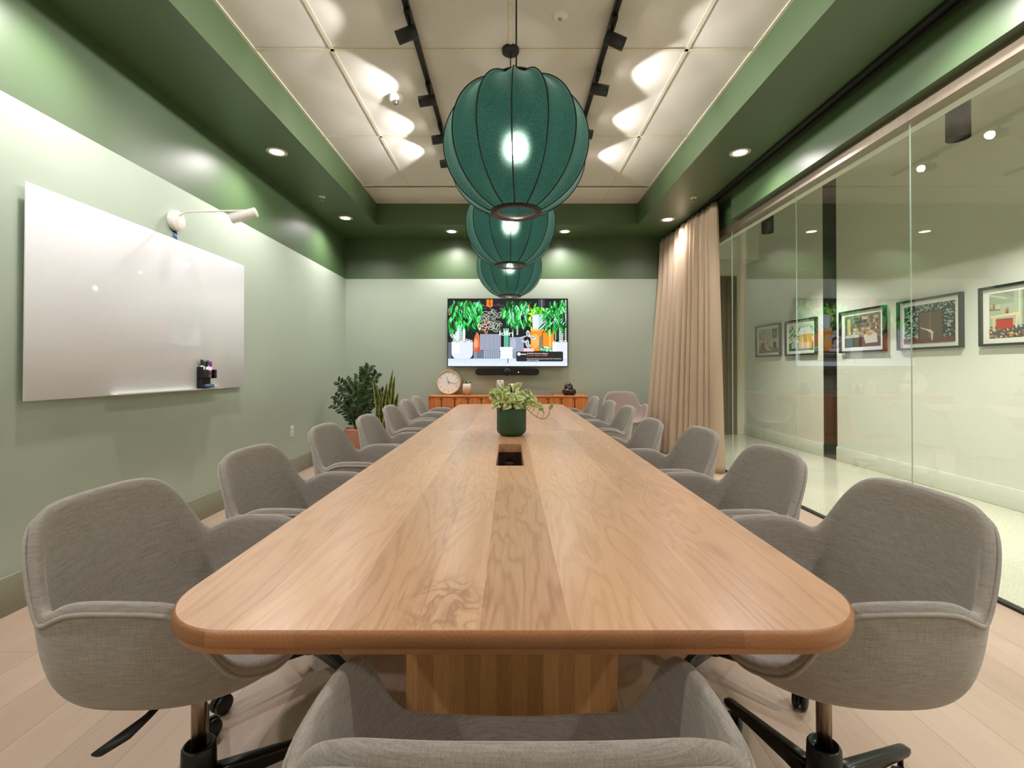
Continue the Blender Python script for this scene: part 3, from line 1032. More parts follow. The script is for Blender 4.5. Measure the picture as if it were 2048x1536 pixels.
# corridor cylinder pendants
def cyl_pendant(x, y, zb, label, grp, power):
    t = thing('cylinder_pendant', label, 'pendant lamp', (x, y, zb), 0, grp)
    b = MB(); b.lathe([(0.0, 0.30), (0.066, 0.30), (0.069, 0.296), (0.069, 0.0), (0.064, 0.0), (0.062, 0.03), (0.0, 0.04)], 32, caps=False)
    b.build('lamp_body', M['black'], t)
    b = MB(); b.tube([(0, 0, 0.30), (0, 0, 3.65 - zb)], 0.004, 8); b.build('cord', M['black'], t)
    b = MB(); b.lathe([(0.0, 0.0), (0.05, 0.0)], 24, c=(0, 0, 0.024), caps=False); b.build('lens', M['smoked'], t)
    spot('corridor_fill_light', (0, 0, 0.018), (0, 0, -1), power, 112, 0.7, t, 0.04, (1.0, 0.98, 0.90))  # fill light added under the unlit lens to brighten the corridor
gC = 'black cylinder pendants in the corridor'
cyl_pendant(3.23, 3.37, 2.80, 'black cylinder pendant lamp in the corridor, nearer and larger', gC, P_COR_FILL)
cyl_pendant(3.23, 5.88, 2.85, 'black cylinder pendant lamp in the corridor, farther, near the curtain', gC, P_COR_FILL)
for y in (0.9, -1.4):
    cyl_pendant(3.23, y, 2.80, 'black cylinder pendant lamp in the corridor, out of view to the right', 'corridor pendants out of view', P_COR_FILL)

# ------------------------------------------------------------------ ceiling devices
t = thing('smoke_detector', 'white smoke detector on the ceiling left of the left track', 'smoke detector', (-0.90, 3.66, ZC))
b = MB(); b.lathe([(0.0, -0.034), (0.04, -0.034), (0.052, -0.028), (0.058, -0.014), (0.060, 0.0)], 32, caps=False); b.build('housing', M['white'], t)
b = MB(); b.lathe([(0.0, -0.062), (0.014, -0.060), (0.02, -0.05), (0.022, -0.034)], 20, c=(0.0, 0, 0), caps=False); b.build('sensor_head', M['steel'], t)
t = thing('ceiling_sensor', 'small round white occupancy sensor on the ceiling right of the nearest pendant cord', 'sensor', (0.30, 2.81, ZC))
b = MB(); b.lathe([(0.0, -0.022), (0.018, -0.022), (0.032, -0.018), (0.045, -0.006), (0.047, 0.0)], 32, caps=False); b.build('housing', M['white'], t)
b = MB(); b.lathe([(0.0, -0.032), (0.010, -0.030), (0.015, -0.022)], 16, caps=False); b.build('lens', M['felt'] if False else M['steel'], t)
for x, y, s in ((-2.03, 5.04, 'left'), (1.985, 5.07, 'right')):
    t = thing('fire_sprinkler', 'small white fire sprinkler head under the %s soffit' % s, 'sprinkler', (x, y, ZS), 0, 'soffit sprinklers')
    b = MB(); b.lathe([(0.0, -0.004), (0.030, -0.004), (0.036, 0.0)], 24, caps=False); b.build('ceiling_plate', M['white'], t)
    b = MB(); b.tube([(0, 0, -0.002), (0, 0, -0.016)], 0.009, 10)
    b.tube([(-0.007, 0, -0.014), (-0.012, 0, -0.028), (0, 0, -0.040)], 0.0022, 6); b.tube([(0.007, 0, -0.014), (0.012, 0, -0.028), (0, 0, -0.040)], 0.0022, 6)
    b.lathe([(0.0, -0.043), (0.016, -0.043), (0.016, -0.0405), (0.0, -0.0405)], 16, caps=False)
    b.build('sprinkler_nozzle', M['steel'], t)

# ------------------------------------------------------------------ whiteboard wall
WX = XL + 0.028
t = thing('whiteboard', 'large white glass whiteboard mounted on the left wall', 'whiteboard', (XL + 0.0015, 3.18, 1.51))
y0, y1, z0, z1 = 2.225 - 3.18, 4.058 - 3.18, 0.986 - 1.51, 2.035 - 1.51
b = MB()
b.box((0.026, y0, z0), (0.034, y1, z1), 0.002); b.build('panel', M['board'], t)
b = MB()
for yy in (y0 + 0.2, y1 - 0.2):
    for zz in (z0 + 0.2, z1 - 0.2):
        b.box((0.0, yy - 0.03, zz - 0.03), (0.027, yy + 0.03, zz + 0.03))
b.build('wall_mount', M['steel'], t)
b = MB(); b.box((0.034, -0.47 + 0.0, z0 + 0.002), (0.075, 0.52, z0 + 0.007), 0.002); b.box((0.072, -0.47, z0 + 0.002), (0.075, 0.52, z0 + 0.010))
tag(b.build('marker_tray', M['white'], t), label='narrow white marker tray')
# marker caddy stuck to the board
BX = XL + 0.0365
t = thing('marker_caddy', 'glossy black acrylic marker and eraser caddy on the whiteboard', 'caddy', (BX, 3.53, 1.00))
b = MB()
b.box((0.0, -0.08, 0.0), (0.003, 0.07, 0.155)); b.box((0.0, -0.08, 0.0), (0.055, 0.075, 0.004))
b.box((0.0, -0.08, 0.0), (0.045, -0.077, 0.155))
b.build('back_plate', M['acrylic'], t)
b = MB()
b.box((0.0, -0.08, 0.070), (0.048, 0.075, 0.073)); b.box((0.045, -0.08, 0.070), (0.048, -0.02, 0.135)); b.box((0.045, 0.05, 0.070), (0.048, 0.075, 0.135)); b.box((0.0, 0.072, 0.070), (0.048, 0.075, 0.135))
b.box((0.045, -0.02, 0.098), (0.048, 0.05, 0.101)); b.box((0.045, -0.02, 0.070), (0.048, 0.05, 0.074))
b.build('pen_cup', M['smoked'], t)
pens = [(-0.064, (44, 38, 40), 'black', 0.010), (-0.045, (20, 120, 40), 'green', 0.004), (-0.010, (24, 30, 60), 'navy', 0.0), (0.006, (92, 84, 170), 'purple', 0.008), (0.022, (70, 96, 190), 'blue', 0.0), (0.038, (216, 30, 60), 'red', 0.0)]
for yy, col, nm, dz in pens:
    p = thing('marker', 'whiteboard marker with %s cap standing in the black caddy' % nm, 'marker', (BX + 0.024, 3.53 + yy, 1.0735), 0, 'markers in the caddy')
    b = MB(); b.tube([(0, 0, 0.0), (0, 0, 0.085 + dz)], 0.0082, 12); b.build('barrel', M['white'], p)
    mc = plain(nm + ' marker cap', col, 0.4)
    b = MB(); b.lathe([(0.0092, 0.085 + dz), (0.0092, 0.118 + dz), (0.007, 0.126 + dz), (0.0, 0.128 + dz)], 12, caps=False); b.build('cap', mc, p)
    b = MB(); b.lathe([(0.0086, 0.02), (0.0086, 0.055)], 12, caps=False); b.build('label_band', mc, p)
b = MB(); b.box((0.006, -0.055, 0.0045), (0.052, 0.045, 0.022), 0.004); b.box((0.008, -0.052, 0.022), (0.050, 0.042, 0.027), 0.002)
o = b.build('board_eraser', M['felt']); o.location = (BX, 3.53, 1.0); tag(o, 'blue felt board eraser lying in the black caddy', 'eraser')
# wall lamp over the board
t = thing('wall_lamp', 'white wall lamp with long thin arm above the whiteboard', 'lamp', (XL, 3.25, 2.17))
q = Matrix.Rotation(PI/2, 4, 'Y')
b = MB(); b.lathe([(0.0, 0.0), (0.066, 0.0), (0.068, 0.004), (0.068, 0.036), (0.064, 0.040), (0.0, 0.040)], 36, mtx=q, caps=False); b.build('wall_plate', M['whitelamp'], t)
b = MB(); b.box((0.040, -0.012, -0.05), (0.046, 0.012, 0.05), 0.002)
b.tube([(0.044, 0, 0.035), (0.07, 0.0, 0.055), (0.12, -0.005, 0.060), (0.52, -0.02, 0.066)], 0.0062, 10)
b.build('arm', M['whitelamp'], t)
hp = Vector((0.50, -0.02, 0.030)); hd = Vector((0.98, 0.1, 0.30)).normalized()
mt = Matrix.Translation(hp) @ hd.to_track_quat('Z', 'Y').to_matrix().to_4x4()
b = MB(); b.lathe([(0.0, -0.085), (0.030, -0.085), (0.034, -0.083), (0.034, 0.083), (0.031, 0.086), (0.0, 0.086)], 28, mtx=mt, caps=False)
hdo = b.build('lamp_head', M['whitelamp'], t)
# patch of bare wall and blue tape under it
b = MB(); b.prism([(-0.03, 0.0), (0.03, -0.035), (0.045, -0.02), (0.01, 0.02), (-0.02, 0.028)], 0.0, 0.0015, Matrix.Translation((XL, 3.245, 2.108)) @ Matrix.Rotation(PI/2, 4, 'Z') @ Matrix.Rotation(PI/2, 4, 'X'))
tag(b.build('wall_patch', M['holeplaster']), 'small dark torn patch on the wall just under the wall lamp', 'wall patch')
b = MB()
rows = [[(0.001 + 0.012*math.sin(i*0.9)*max(0, i-2)/4 + 0.001*i, -0.022 + 0.011*i, zz + 0.006*math.sin(i*1.3)) for i in range(6)] for zz in (0.0, 0.018, 0.034)]
b.grid(rows)
o = b.build('painters_tape', M['bluetape']); o.location = (XL + 0.001, 3.262, 2.052)
so = o.modifiers.new('s', 'SOLIDIFY'); so.thickness = 0.001; bake(o)
tag(o, 'scrap of blue tape on the wall above the whiteboard edge', 'tape')

def outlet(loc, rz, label):
    t = thing('wall_outlet', label, 'outlet', loc, rz)
    b = MB(); b.box((-0.036, -0.006, -0.058), (0.036, 0.0, 0.058), 0.002); b.build('cover_plate', M['white'], t)
    for s in (-1, 1):
        b = MB(); b.lathe([(0.0, 0), (0.016, 0), (0.017, -0.001), (0.017, -0.002)], 18, mtx=Matrix.Translation((0, -0.0065, s * 0.021)) @ Matrix.Rotation(PI/2, 4, 'X'), caps=False)
        b.box((-0.007, -0.0085, s*0.021 - 0.003), (-0.005, -0.006, s*0.021 + 0.006)); b.box((0.005, -0.0085, s*0.021 - 0.003), (0.007, -0.006, s*0.021 + 0.006))
        b.build('socket', M['cream'], t)
outlet((XL, 5.03, 0.475), R(90), 'white wall outlet low on the left wall')
outlet((1.93, YB, 0.47), 0.0, 'white wall outlet low on the back wall beside the curtain')

# ------------------------------------------------------------------ curtain
b = MB()
random.seed(4)
NF = 11
widths = [random.uniform(0.55, 1.5) for _ in range(NF)]
tot = sum(widths)
us, ph = [], []
acc = 0
SEG = 14
for i, w in enumerate(widths):
    for k in range(SEG):
        us.append((acc + w * k / SEG) / tot); ph.append(i + k / SEG)
    acc += w
us.append(1.0); ph.append(NF)
amps = [random.uniform(0.5, 1.3) for _ in range(NF + 1)]
rows = []
NZ = 40
for j in range(NZ + 1):
    v = j / NZ
    z = ZS - 0.03 - v * (ZS - 0.03 - 0.012)
    row = []
    for u, p in zip(us, ph):
        yt = 5.07 + 1.52 * u; xt = 2.235 - 0.085 * u
        yb = 5.10 + 1.46 * u; xb = 2.290 - 0.36 * u ** 0.9
        e = v ** 1.3
        y = yt + (yb - yt) * e; x = xt + (xb - xt) * e
        a = (0.050 + 0.040 * v) * (amps[int(p)] * (1 - p % 1) + amps[min(NF, int(p) + 1)] * (p % 1))
        i0 = int(p)
        drift = 0.35 * math.sin(i0 * 2.1 + 3 * v) * v
        s = math.sin(2*PI*(p) + drift)
        s2 = 0.06 * math.sin(4*PI*p + 1.0 + 2*v)
        x += a * (s + s2) * (0.55 if v < 0.02 else 1.0)
        y += 0.030 * math.cos(2*PI*p + drift) * (0.4 + v)
        x = min(x, 2.366)
        y = min(y, YB - 0.018)
        row.append((x, y, z))
    rows.append(row)
b.grid(rows)
o = b.build('curtain', M['curtain'])
so = o.modifiers.new('s', 'SOLIDIFY'); so.thickness = 0.003; so.offset = 0; bake(o)
tag(o, 'long beige linen curtain gathered at the far end of the glass wall', 'curtain')
b = MB(); b.box((2.185, -2.2, ZS - 0.022), (2.21, YB - 0.02, ZS - 0.0005)); b.box((2.245, -2.2, ZS - 0.022), (2.27, YB - 0.02, ZS - 0.0005)); b.box((2.205, -2.2, ZS - 0.010), (2.25, YB - 0.02, ZS - 0.0005))
tag(b.build('curtain_track', M['black']), 'black double curtain track under the right soffit', 'curtain track')
# ------------------------------------------------------------------ flat picture painter (colours per corner, thin stacked layers)
class Canvas:
    """paints coloured polygons on the local plane y = 0, facing -y; x right, z up"""
    def __init__(s, step=0.00001):
        s.b = MB(); s.b.smooth = False; s.k = 0; s.step = step
    def poly(s, pts, rgb):
        s.k += 1
        c = lin(rgb)
        s.b.poly([(x, -s.k * s.step, z) for x, z in pts], c)
    def rect(s, x0, z0, x1, z1, rgb):
        s.poly([(x0, z0), (x1, z0), (x1, z1), (x0, z1)], rgb)
    def grad(s, x0, z0, x1, z1, cb, ct):
        s.k += 1
        y = -s.k * s.step
        cb, ct = lin(cb), lin(ct)
        i = [s.b.vert((x0, y, z0), cb), s.b.vert((x1, y, z0), cb), s.b.vert((x1, y, z1), ct), s.b.vert((x0, y, z1), ct)]
        s.b.face(i, False)
    def ell(s, cx, cz, rx, rz, rgb, rot=0.0, n=14):
        ca, sa = math.cos(rot), math.sin(rot)
        s.poly([(cx + rx*math.cos(2*PI*k/n)*ca - rz*math.sin(2*PI*k/n)*sa, cz + rx*math.cos(2*PI*k/n)*sa + rz*math.sin(2*PI*k/n)*ca) for k in range(n)], rgb)
    def leaf(s, x, z, ln, w, ang, rgb):
        d = (math.cos(ang), math.sin(ang)); p = (-d[1], d[0])
        pts = []
        for t, h in ((0, 0), (0.2, 0.7), (0.45, 1.0), (0.75, 0.6), (1, 0), (0.75, -0.6), (0.45, -1.0), (0.2, -0.7)):
            pts.append((x + d[0]*ln*t + p[0]*w*h*0.5, z + d[1]*ln*t + p[1]*w*h*0.5))
        s.poly(pts, rgb)
    def line(s, pts, w, rgb):
        for (x0, z0), (x1, z1) in zip(pts[:-1], pts[1:]):
            dx, dz = x1-x0, z1-z0
            l = math.hypot(dx, dz) or 1
            nx, nz = -dz/l*w/2, dx/l*w/2
            s.poly([(x0+nx, z0+nz), (x0-nx, z0-nz), (x1-nx, z1-nz), (x1+nx, z1+nz)], rgb)
    def build(s, name, mat, parent=None, loc=None):
        return s.b.build(name, mat, parent, loc, fix=False)

# ------------------------------------------------------------------ television
TVX0, TVX1, TVZ0, TVZ1, TVY = -0.884, 0.8066, 1.168, 2.129, 6.575
def tv():
    t = thing('television', 'large wall mounted television showing potted plants', 'television', ((TVX0 + TVX1) / 2, TVY, TVZ0))
    W, Hh = TVX1 - TVX0, TVZ1 - TVZ0
    b = MB(); b.box((-W/2, 0.0, 0.0), (W/2, 0.035, Hh), 0.004)
    b.box((-0.3, 0.035, 0.2), (0.3, 0.078, 0.7))
    b.build('casing', M['blackgloss'], t)
    b = MB()
    for lo, hi in (((-W/2, -0.004, 0), (W/2, 0, 0.013)), ((-W/2, -0.004, Hh - 0.011), (W/2, 0, Hh)), ((-W/2, -0.004, 0.013), (-W/2 + 0.010, 0, Hh - 0.011)), ((W/2 - 0.010, -0.004, 0.013), (W/2, 0, Hh - 0.011))):
        b.box(lo, hi)
    b.build('bezel', M['black'], t)
    sx0, sx1, sz0, sz1 = -W/2 + 0.010, W/2 - 0.010, 0.013, Hh - 0.011
    def X(x): return sx0 + (x - 128) / 1797.0 * (sx1 - sx0)
    def Z(y): return sz1 - (y - 150) / 1010.0 * (sz1 - sz0)
    S = (sx1 - sx0) / 1797.0
    rnd = random.Random(11)
    cv = Canvas(0.000004)
    def rect(x0, y0, x1, y1, c): cv.rect(X(x0), Z(y1), X(x1), Z(y0), c)
    def grad(x0, y0, x1, y1, ct, cb): cv.grad(X(x0), Z(y1), X(x1), Z(y0), cb, ct)
    def ell(x, y, rx, ry, c, rot=0): cv.ell(X(x), Z(y), rx*S, ry*S, c, rot)
    def poly(pts, c): cv.poly([(X(x), Z(y)) for x, y in pts], c)
    def clampx(v): return max(128, min(1925, v))
    def leaves(n, bx, by, w, l, cols, down=True, jit=0.6):
        for _ in range(n):
            x = rnd.uniform(*bx); y = rnd.uniform(*by)
            L = rnd.uniform(*l); ang = -PI/2 + rnd.uniform(-jit, jit)
            ex = x + math.cos(ang) * L; ey = y - math.sin(ang) * L
            if not (134 < x < 1918 and 134 < ex < 1918 and 156 < y and ey < 1040): continue
            ww = rnd.uniform(*w)*S; cc = rnd.choice(cols)
            cv.leaf(X(x), Z(y), L*S, ww, ang, cc)
            k2 = rnd.choice((0.55, 1.35))
            cv.leaf(X(x) + ww*0.14, Z(y), L*S*0.92, ww*0.45, ang + 0.03, tuple(min(255, c*k2 + (14 if k2 > 1 else 0)) for c in cc))
    G = [(24, 120, 48), (40, 168, 70), (18, 84, 40), (92, 205, 110), (12, 60, 30), (60, 190, 96), (150, 230, 190), (30, 140, 60)]
    GD = [(10, 50, 28), (14, 70, 36), (22, 36, 32), (8, 30, 22)]
    rect(128, 150, 1925, 1160, (28, 30, 36))
    grad(650, 150, 1000, 420, (38, 36, 46), (22, 22, 28))
    for yy in (235, 340):
        rect(800, yy, 1060, yy + 8, (92, 88, 100))
    rect(900, 250, 1010, 330, (54, 54, 72))
    rect(705, 152, 800, 250, (226, 132, 40)); rect(745, 152, 765, 250, (170, 84, 20)); ell(750, 255, 50, 14, (210, 120, 50))
    rect(1490, 152, 1585, 330, (70, 72, 90)); rect(1535, 152, 1545, 330, (150, 155, 170))
    for _ in range(22):
        x, y = rnd.uniform(640, 960), rnd.uniform(200, 400)
        ell(x, y, rnd.uniform(8, 22), rnd.uniform(3, 8), rnd.choice([(206, 170, 90), (140, 110, 70), (160, 160, 180), (90, 92, 110)]), rnd.uniform(-1, 1))
    rect(505, 195, 570, 265, (150, 165, 185))
    rect(134, 290, 215, 350, (216, 196, 190)); rect(134, 350, 215, 372, (150, 90, 60)); rect(134, 372, 210, 385, (210, 180, 150))
    # dark undergrowth, then bright leaves
    leaves(60, (134, 640), (160, 620), (30, 60), (90, 170), GD)
    leaves(60, (960, 1400), (156, 560), (30, 60), (90, 170), GD)
    leaves(60, (1590, 1915), (156, 640), (30, 60), (90, 170), GD)
    rect(232, 330, 300, 780, (205, 225, 225)); rect(350, 600, 385, 780, (215, 228, 230))
    leaves(16, (130, 230), (400, 700), (26, 46), (90, 150), [(200, 215, 215), (30, 90, 70), (170, 200, 190)])
    for x0, x1, y0, y1 in ((296, 352, 560, 790), (1094, 1112, 290, 725), (1160, 1184, 350, 690), (1800, 1862, 520, 792), (1838, 1860, 156, 540), (1890, 1912, 156, 790), (1740, 1756, 420, 760)):
        rect(x0, y0, x1, y1, (196, 206, 200))
        for k in range(int((y1-y0)/26)):
            rect(x0, y0 + 26*k, x1, y0 + 26*k + 8, (96, 110, 104))
    leaves(120, (134, 630), (156, 540), (30, 58), (100, 190), G)
    leaves(110, (985, 1390), (156, 500), (28, 54), (90, 180), G)
    leaves(110, (1600, 1912), (156, 560), (22, 44), (90, 180), G, jit=0.9)
    leaves(26, (1330, 1480), (200, 560), (20, 40), (60, 120), [(190, 220, 60), (120, 200, 60), (220, 200, 70), (60, 160, 60)])
    # rust coloured backs and the variegated rubber plant
    for _ in range(14):
        ell(rnd.uniform(560, 840), rnd.uniform(480, 650), rnd.uniform(20, 40), rnd.uniform(16, 36), rnd.choice([(196, 92, 44), (160, 70, 36), (214, 120, 70)]), rnd.uniform(-1, 1))
    poly([(505, 930), (520, 740), (560, 640), (600, 700), (610, 920)], (206, 120, 80)); ell(545, 820, 34, 70, (226, 160, 120)); ell(590, 900, 20, 30, (230, 70, 40))
    for _ in range(46):
        a = rnd.uniform(0, 2*PI); r = rnd.uniform(0, 1) ** 0.6
        x, y = 775 + 165*r*math.cos(a), 520 + 200*r*math.sin(a)
        rot = rnd.uniform(-1.4, 1.4); q = rnd.uniform(30, 48)
        ell(x, y, q*1.10, q*0.50, rnd.choice([(226, 222, 206), (206, 196, 186), (236, 226, 220)]), rot)
        ell(x, y, q*0.96, q*0.40, rnd.choice([(48, 86, 66), (30, 62, 50), (64, 96, 80), (96, 116, 106), (28, 44, 40)]), rot)
    # pots
    rect(128, 800, 178, 1046, (120, 126, 142))
    for k in range(4): rect(132 + 12*k, 800, 137 + 12*k, 1046, (70, 74, 92))
    pts = [(180, 792), (502, 792), (500, 920)] + [(500 - 0.0 - 70*(1-math.cos(R(a))), 960 + 88*math.sin(R(a))) for a in range(0, 91, 15)] + [(250 - 70*math.sin(R(a)) + 0, 960 + 88*math.cos(R(a))) for a in range(0, 91, 15)] + [(180, 920)]
    poly(pts, (212, 218, 226)); grad(200, 810, 300, 960, (232, 236, 242), (232, 236, 242))
    for _ in range(40): ell(rnd.uniform(190, 495), rnd.uniform(755, 800), 14, 10, rnd.choice([(224, 226, 226), (196, 200, 200), (168, 160, 150)]))
    rect(508, 932, 662, 1046, (112, 120, 134)); ell(585, 934, 77, 12, (150, 110, 96)); rect(520, 940, 560, 1046, (138, 146, 160))
    rect(610, 676, 925, 920, (120, 128, 144)); rect(662, 915, 905, 1044, (112, 120, 138))
    for k in range(14):
        x = 612 + 22.5*k
        rect(x, 676, x + 10, 918, (182, 190, 208))
    for k in range(9):
        x = 668 + 27*k
        rect(x, 920, x + 13, 1042, (176, 186, 204))
    rect(1052, 722, 1268, 960, (150, 158, 176)); poly([(1052, 955), (1268, 955), (1235, 1046), (1090, 1046)], (140, 148, 166)); ell(1110, 820, 44, 90, (172, 180, 196))
    rect(968, 610, 1042, 875, (60, 150, 120))
    for k in range(3): rect(974 + 24*k, 610, 982 + 24*k, 875, (150, 214, 190))
    for x in (968, 1000, 1030):
        rect(x - 6, 590, x + 10, 690, (170, 214, 196))
    for k in range(5):
        y = 872 + 36*k
        poly([(920, y), (1090, y), (1106, y + 18), (1090, y + 37), (920, y + 37), (904, y + 18)], (238, 238, 244) if k % 2 == 0 else (220, 224, 234))
    # wooden crate, tall pale pot on it, yellow-green foliage
    rect(1372, 606, 1722, 932, (232, 148, 44)); rect(1372, 606, 1722, 628, (250, 196, 110)); rect(1540, 630, 1560, 930, (176, 96, 24)); rect(1655, 620, 1672, 930, (250, 206, 140)); ell(1440, 780, 60, 110, (246, 178, 96))
    poly([(1500, 720), (1540, 700), (1562, 930), (1500, 930)], (132, 130, 122))
    poly([(1388, 380), (1560, 372), (1612, 470), (1645, 560), (1630, 604), (1404, 604)], (190, 202, 216)); poly([(1400, 390), (1480, 385), (1500, 600), (1412, 600)], (214, 222, 232))
    leaves(34, (1360, 1600), (255, 350), (18, 34), (50, 100), [(96, 220, 60), (60, 190, 60), (160, 235, 80), (40, 150, 50)], jit=1.4)
    leaves(60, (1590, 1800), (300, 560), (16, 30), (110, 200), G, jit=1.0)
    for x, y, rx, ry, rot in ((1335, 670, 30, 50, 0.2), (1322, 815, 28, 52, 0.0), (1400, 730, 52, 24, -0.5), (1260, 720, 60, 10, 0.3), (1275, 790, 44, 16, -0.3), (1345, 860, 34, 22, 0.5)):
        ell(x, y, rx, ry, (214, 218, 222), rot); ell(x, y, rx*0.7, ry*0.6, (160, 172, 176), rot)
    cv.line([(X(1325), Z(900)), (X(1330), Z(640))], 5*S, (120, 110, 100))
    rect(1265, 890, 1420, 945, (226, 196, 206))
    for _ in range(30): ell(rnd.uniform(1525, 1690), rnd.uniform(872, 935), 20, 12, rnd.choice([(150, 226, 180), (96, 190, 140), (190, 240, 210), (50, 130, 90)]), rnd.uniform(-1, 1))
    rect(1702, 795, 1925, 1046, (214, 218, 228)); rect(1702, 795, 1760, 1046, (232, 234, 242))
    for _ in range(18): ell(rnd.uniform(1715, 1905), rnd.uniform(775, 800), 12, 8, rnd.choice([(226, 222, 220), (190, 150, 130), (160, 170, 160)]))
    # bench edge
    grad(128, 1046, 1925, 1160, (196, 208, 224), (214, 224, 236))
    for _ in range(120): ell(rnd.uniform(140, 1915), rnd.uniform(1056, 1150), rnd.uniform(6, 20), 3, rnd.choice([(180, 192, 210), (226, 232, 240), (204, 214, 228)]))
    poly([(1022, 1046), (1036, 1046), (1034, 1120), (1024, 1120)], (60, 62, 70))
    # notification panel
    cv.poly([(X(x), Z(y)) for x, y in rounded_rect(1155, 940, 1860, 1090, 18, 4)], (38, 40, 45))
    ell(1195, 978, 26, 26, (236, 238, 240)); rect(1220, 974, 1305, 988, (220, 222, 224))
    scr = cv.build('screen_picture', M['screen'], t)
    scr.location = (0, -0.0005, 0)
    ytop = -0.0005 - 0.000004 * (cv.k + 12)
    def put(txt, x, y, h, rgb, wmax=None, nm='screen_text'):
        me = text_mesh(txt, 1.0, nm)
        xs = [v.co.x for v in me.vertices]; 
        w0 = max(xs) - min(xs)
        sz = h * S / 0.72
        sxx = (wmax * S / w0) if wmax else sz
        for v in me.vertices:
            v.co = Vector(((v.co.x - min(xs)) * sxx, ytop, v.co.y * sz))
        me.transform(Matrix.Translation((X(x), 0, Z(y))))
        at = me.color_attributes.new('Col', 'FLOAT_COLOR', 'POINT')
        c = lin(rgb)
        at.data.foreach_set('color', list(c) * len(me.vertices))
        me.materials.clear(); me.materials.append(M['screen'])
        return link(nm, me, t)
    put('kiln', 900, 700, 72, (255, 255, 255), 205)
    put('AirMedia Connect Adaptor', 1316, 979, 20, (245, 245, 245), 320)
    put('Firmware Update Available', 1316, 1008, 20, (246, 120, 84), 314)
    put('Press and hold the peripheral button for 5 seconds to', 1316, 1056, 17, (240, 240, 240), 516)
    put('initiate the update', 1316, 1080, 17, (240, 240, 240), 180)
tv()
# video bar
t = thing('video_bar', 'slim black video conference bar with camera under the television', 'video bar', (-0.045, 6.57, 1.052))
b = MB()
pr = rounded_rect(-0.445, 0.0, 0.445, 0.094, 0.0468, 12)
b.prism(pr, -0.035, 0.035, Matrix.Rotation(PI/2, 4, 'X'))
b.build('housing', M['black'], t)
q = Matrix.Rotation(PI/2, 4, 'X')
b = MB(); b.lathe([(0.0, 0.055), (0.03, 0.055), (0.044, 0.050), (0.052, 0.040), (0.052, 0.0)], 32, c=(0, 0, 0.044), mtx=q, caps=False); b.build('camera_ring', M['black'], t)
b = MB(); b.lathe([(0.0, 0.058), (0.014, 0.0575), (0.018, 0.055)], 20, c=(0, 0, 0.044), mtx=q, caps=False); b.build('lens', M['blacksteel'], t)
b = MB(); b.lathe([(0.0, 0.0362), (0.006, 0.0362), (0.006, 0.035)], 12, c=(0.155, 0, 0.044), mtx=q, caps=False); b.build('status_light', emis('white status light', (255, 255, 255), 3.0), t)
b = MB(); b.box((-0.06, 0.035, 0.02), (0.06, 0.087, 0.08)); b.build('wall_mount', M['black'], t)

# ------------------------------------------------------------------ sideboard and what stands on it
SBZ, SY0, SY1, SX0, SX1 = 0.782, 6.22, 6.62, -1.094, 1.028
t = thing('sideboard', 'long low orange brown wooden sideboard under the television', 'sideboard', ((SX0 + SX1) / 2, SY0, 0))
W = SX1 - SX0
b = MB(); b.box((-W/2, 0.0, SBZ - 0.022), (W/2, SY1 - SY0, SBZ), 0.003); b.box((-W/2 + 0.01, 0.03, 0.14), (W/2 - 0.01, SY1 - SY0, SBZ - 0.022)); b.build('body', M['sideboard'], t)
nd = 12; dw = W / nd
for k in range(nd):
    x0 = -W/2 + dw * k + 0.006; x1 = -W/2 + dw * (k+1) - 0.006
    b = MB(); b.box((x0, 0.006, 0.145), (x1, 0.0295, SBZ - 0.024), 0.003)
    dd = b.build('door', M['sideboard'], t)
    for px in (x0 + 0.012, x1 - 0.012):
        b = MB(); b.lathe([(0.0, 0.003), (0.005, 0.002), (0.006, 0.0)], 10, c=(px, 0.0065, SBZ - 0.045), mtx=q, caps=False); b.build('peg', M['dark'], dd)
for x in (-W/2 + 0.08, W/2 - 0.08):
    for y in (0.07, 0.35):
        b = MB(); b.tube([(x, y, 0.0), (x, y, 0.142)], [0.014, 0.02], 12); b.build('leg', M['sideboard'], t)
# clock
t = thing('wall_clock', 'round white clock with light wood rim leaning on the sideboard', 'clock', (-0.862, 6.53, SBZ))
tl = Matrix.Translation((0, 0.0, 0.0)) @ Matrix.Rotation(R(-9), 4, 'X')
cm = tl @ Matrix.Translation((0, 0, 0.1735)) @ Matrix.Rotation(PI/2, 4, 'X')
b = MB(); b.lathe([(0.150, -0.02), (0.168, -0.02), (0.1725, -0.012), (0.1725, 0.016), (0.168, 0.022), (0.157, 0.022), (0.155, 0.012)], 56, mtx=cm, caps=False); b.lathe([(0.0, -0.018), (0.152, -0.018)], 40, mtx=cm, caps=False); b.build('rim', M['lightwood'], t)
b = MB(); b.lathe([(0.0, 0.012), (0.157, 0.012)], 56, mtx=cm, caps=False); fc = b.build('dial', M['clockface'], t)
b = MB()
for k in range(12):
    a = R(30*k)
    m2 = cm @ Matrix.Rotation(-a, 4, 'Z')
    i = [b.vert(m2 @ Vector(p)) for p in ((-0.002, 0.112, 0.0128), (0.002, 0.112, 0.0128), (0.002, 0.143, 0.0128), (-0.002, 0.143, 0.0128))]
    b.face(i, False)
b.build('hour_marks', M['black'], fc, fix=False)
def hand(nm, deg, ln, w, zz):
    m2 = cm @ Matrix.Rotation(-R(deg), 4, 'Z')
    b = MB(); b.prism([(-w, -0.02), (w, -0.02), (w*0.5, ln), (-w*0.5, ln)], zz, zz + 0.001, m2); b.build(nm, M['black'], t)
hand('hour_hand', 339, 0.088, 0.003, 0.0145); hand('minute_hand', 102, 0.128, 0.0025, 0.016)
b = MB(); b.lathe([(0.006, 0.012), (0.006, 0.018), (0.0, 0.018)], 12, mtx=cm, caps=False); b.build('hub', M['black'], t)

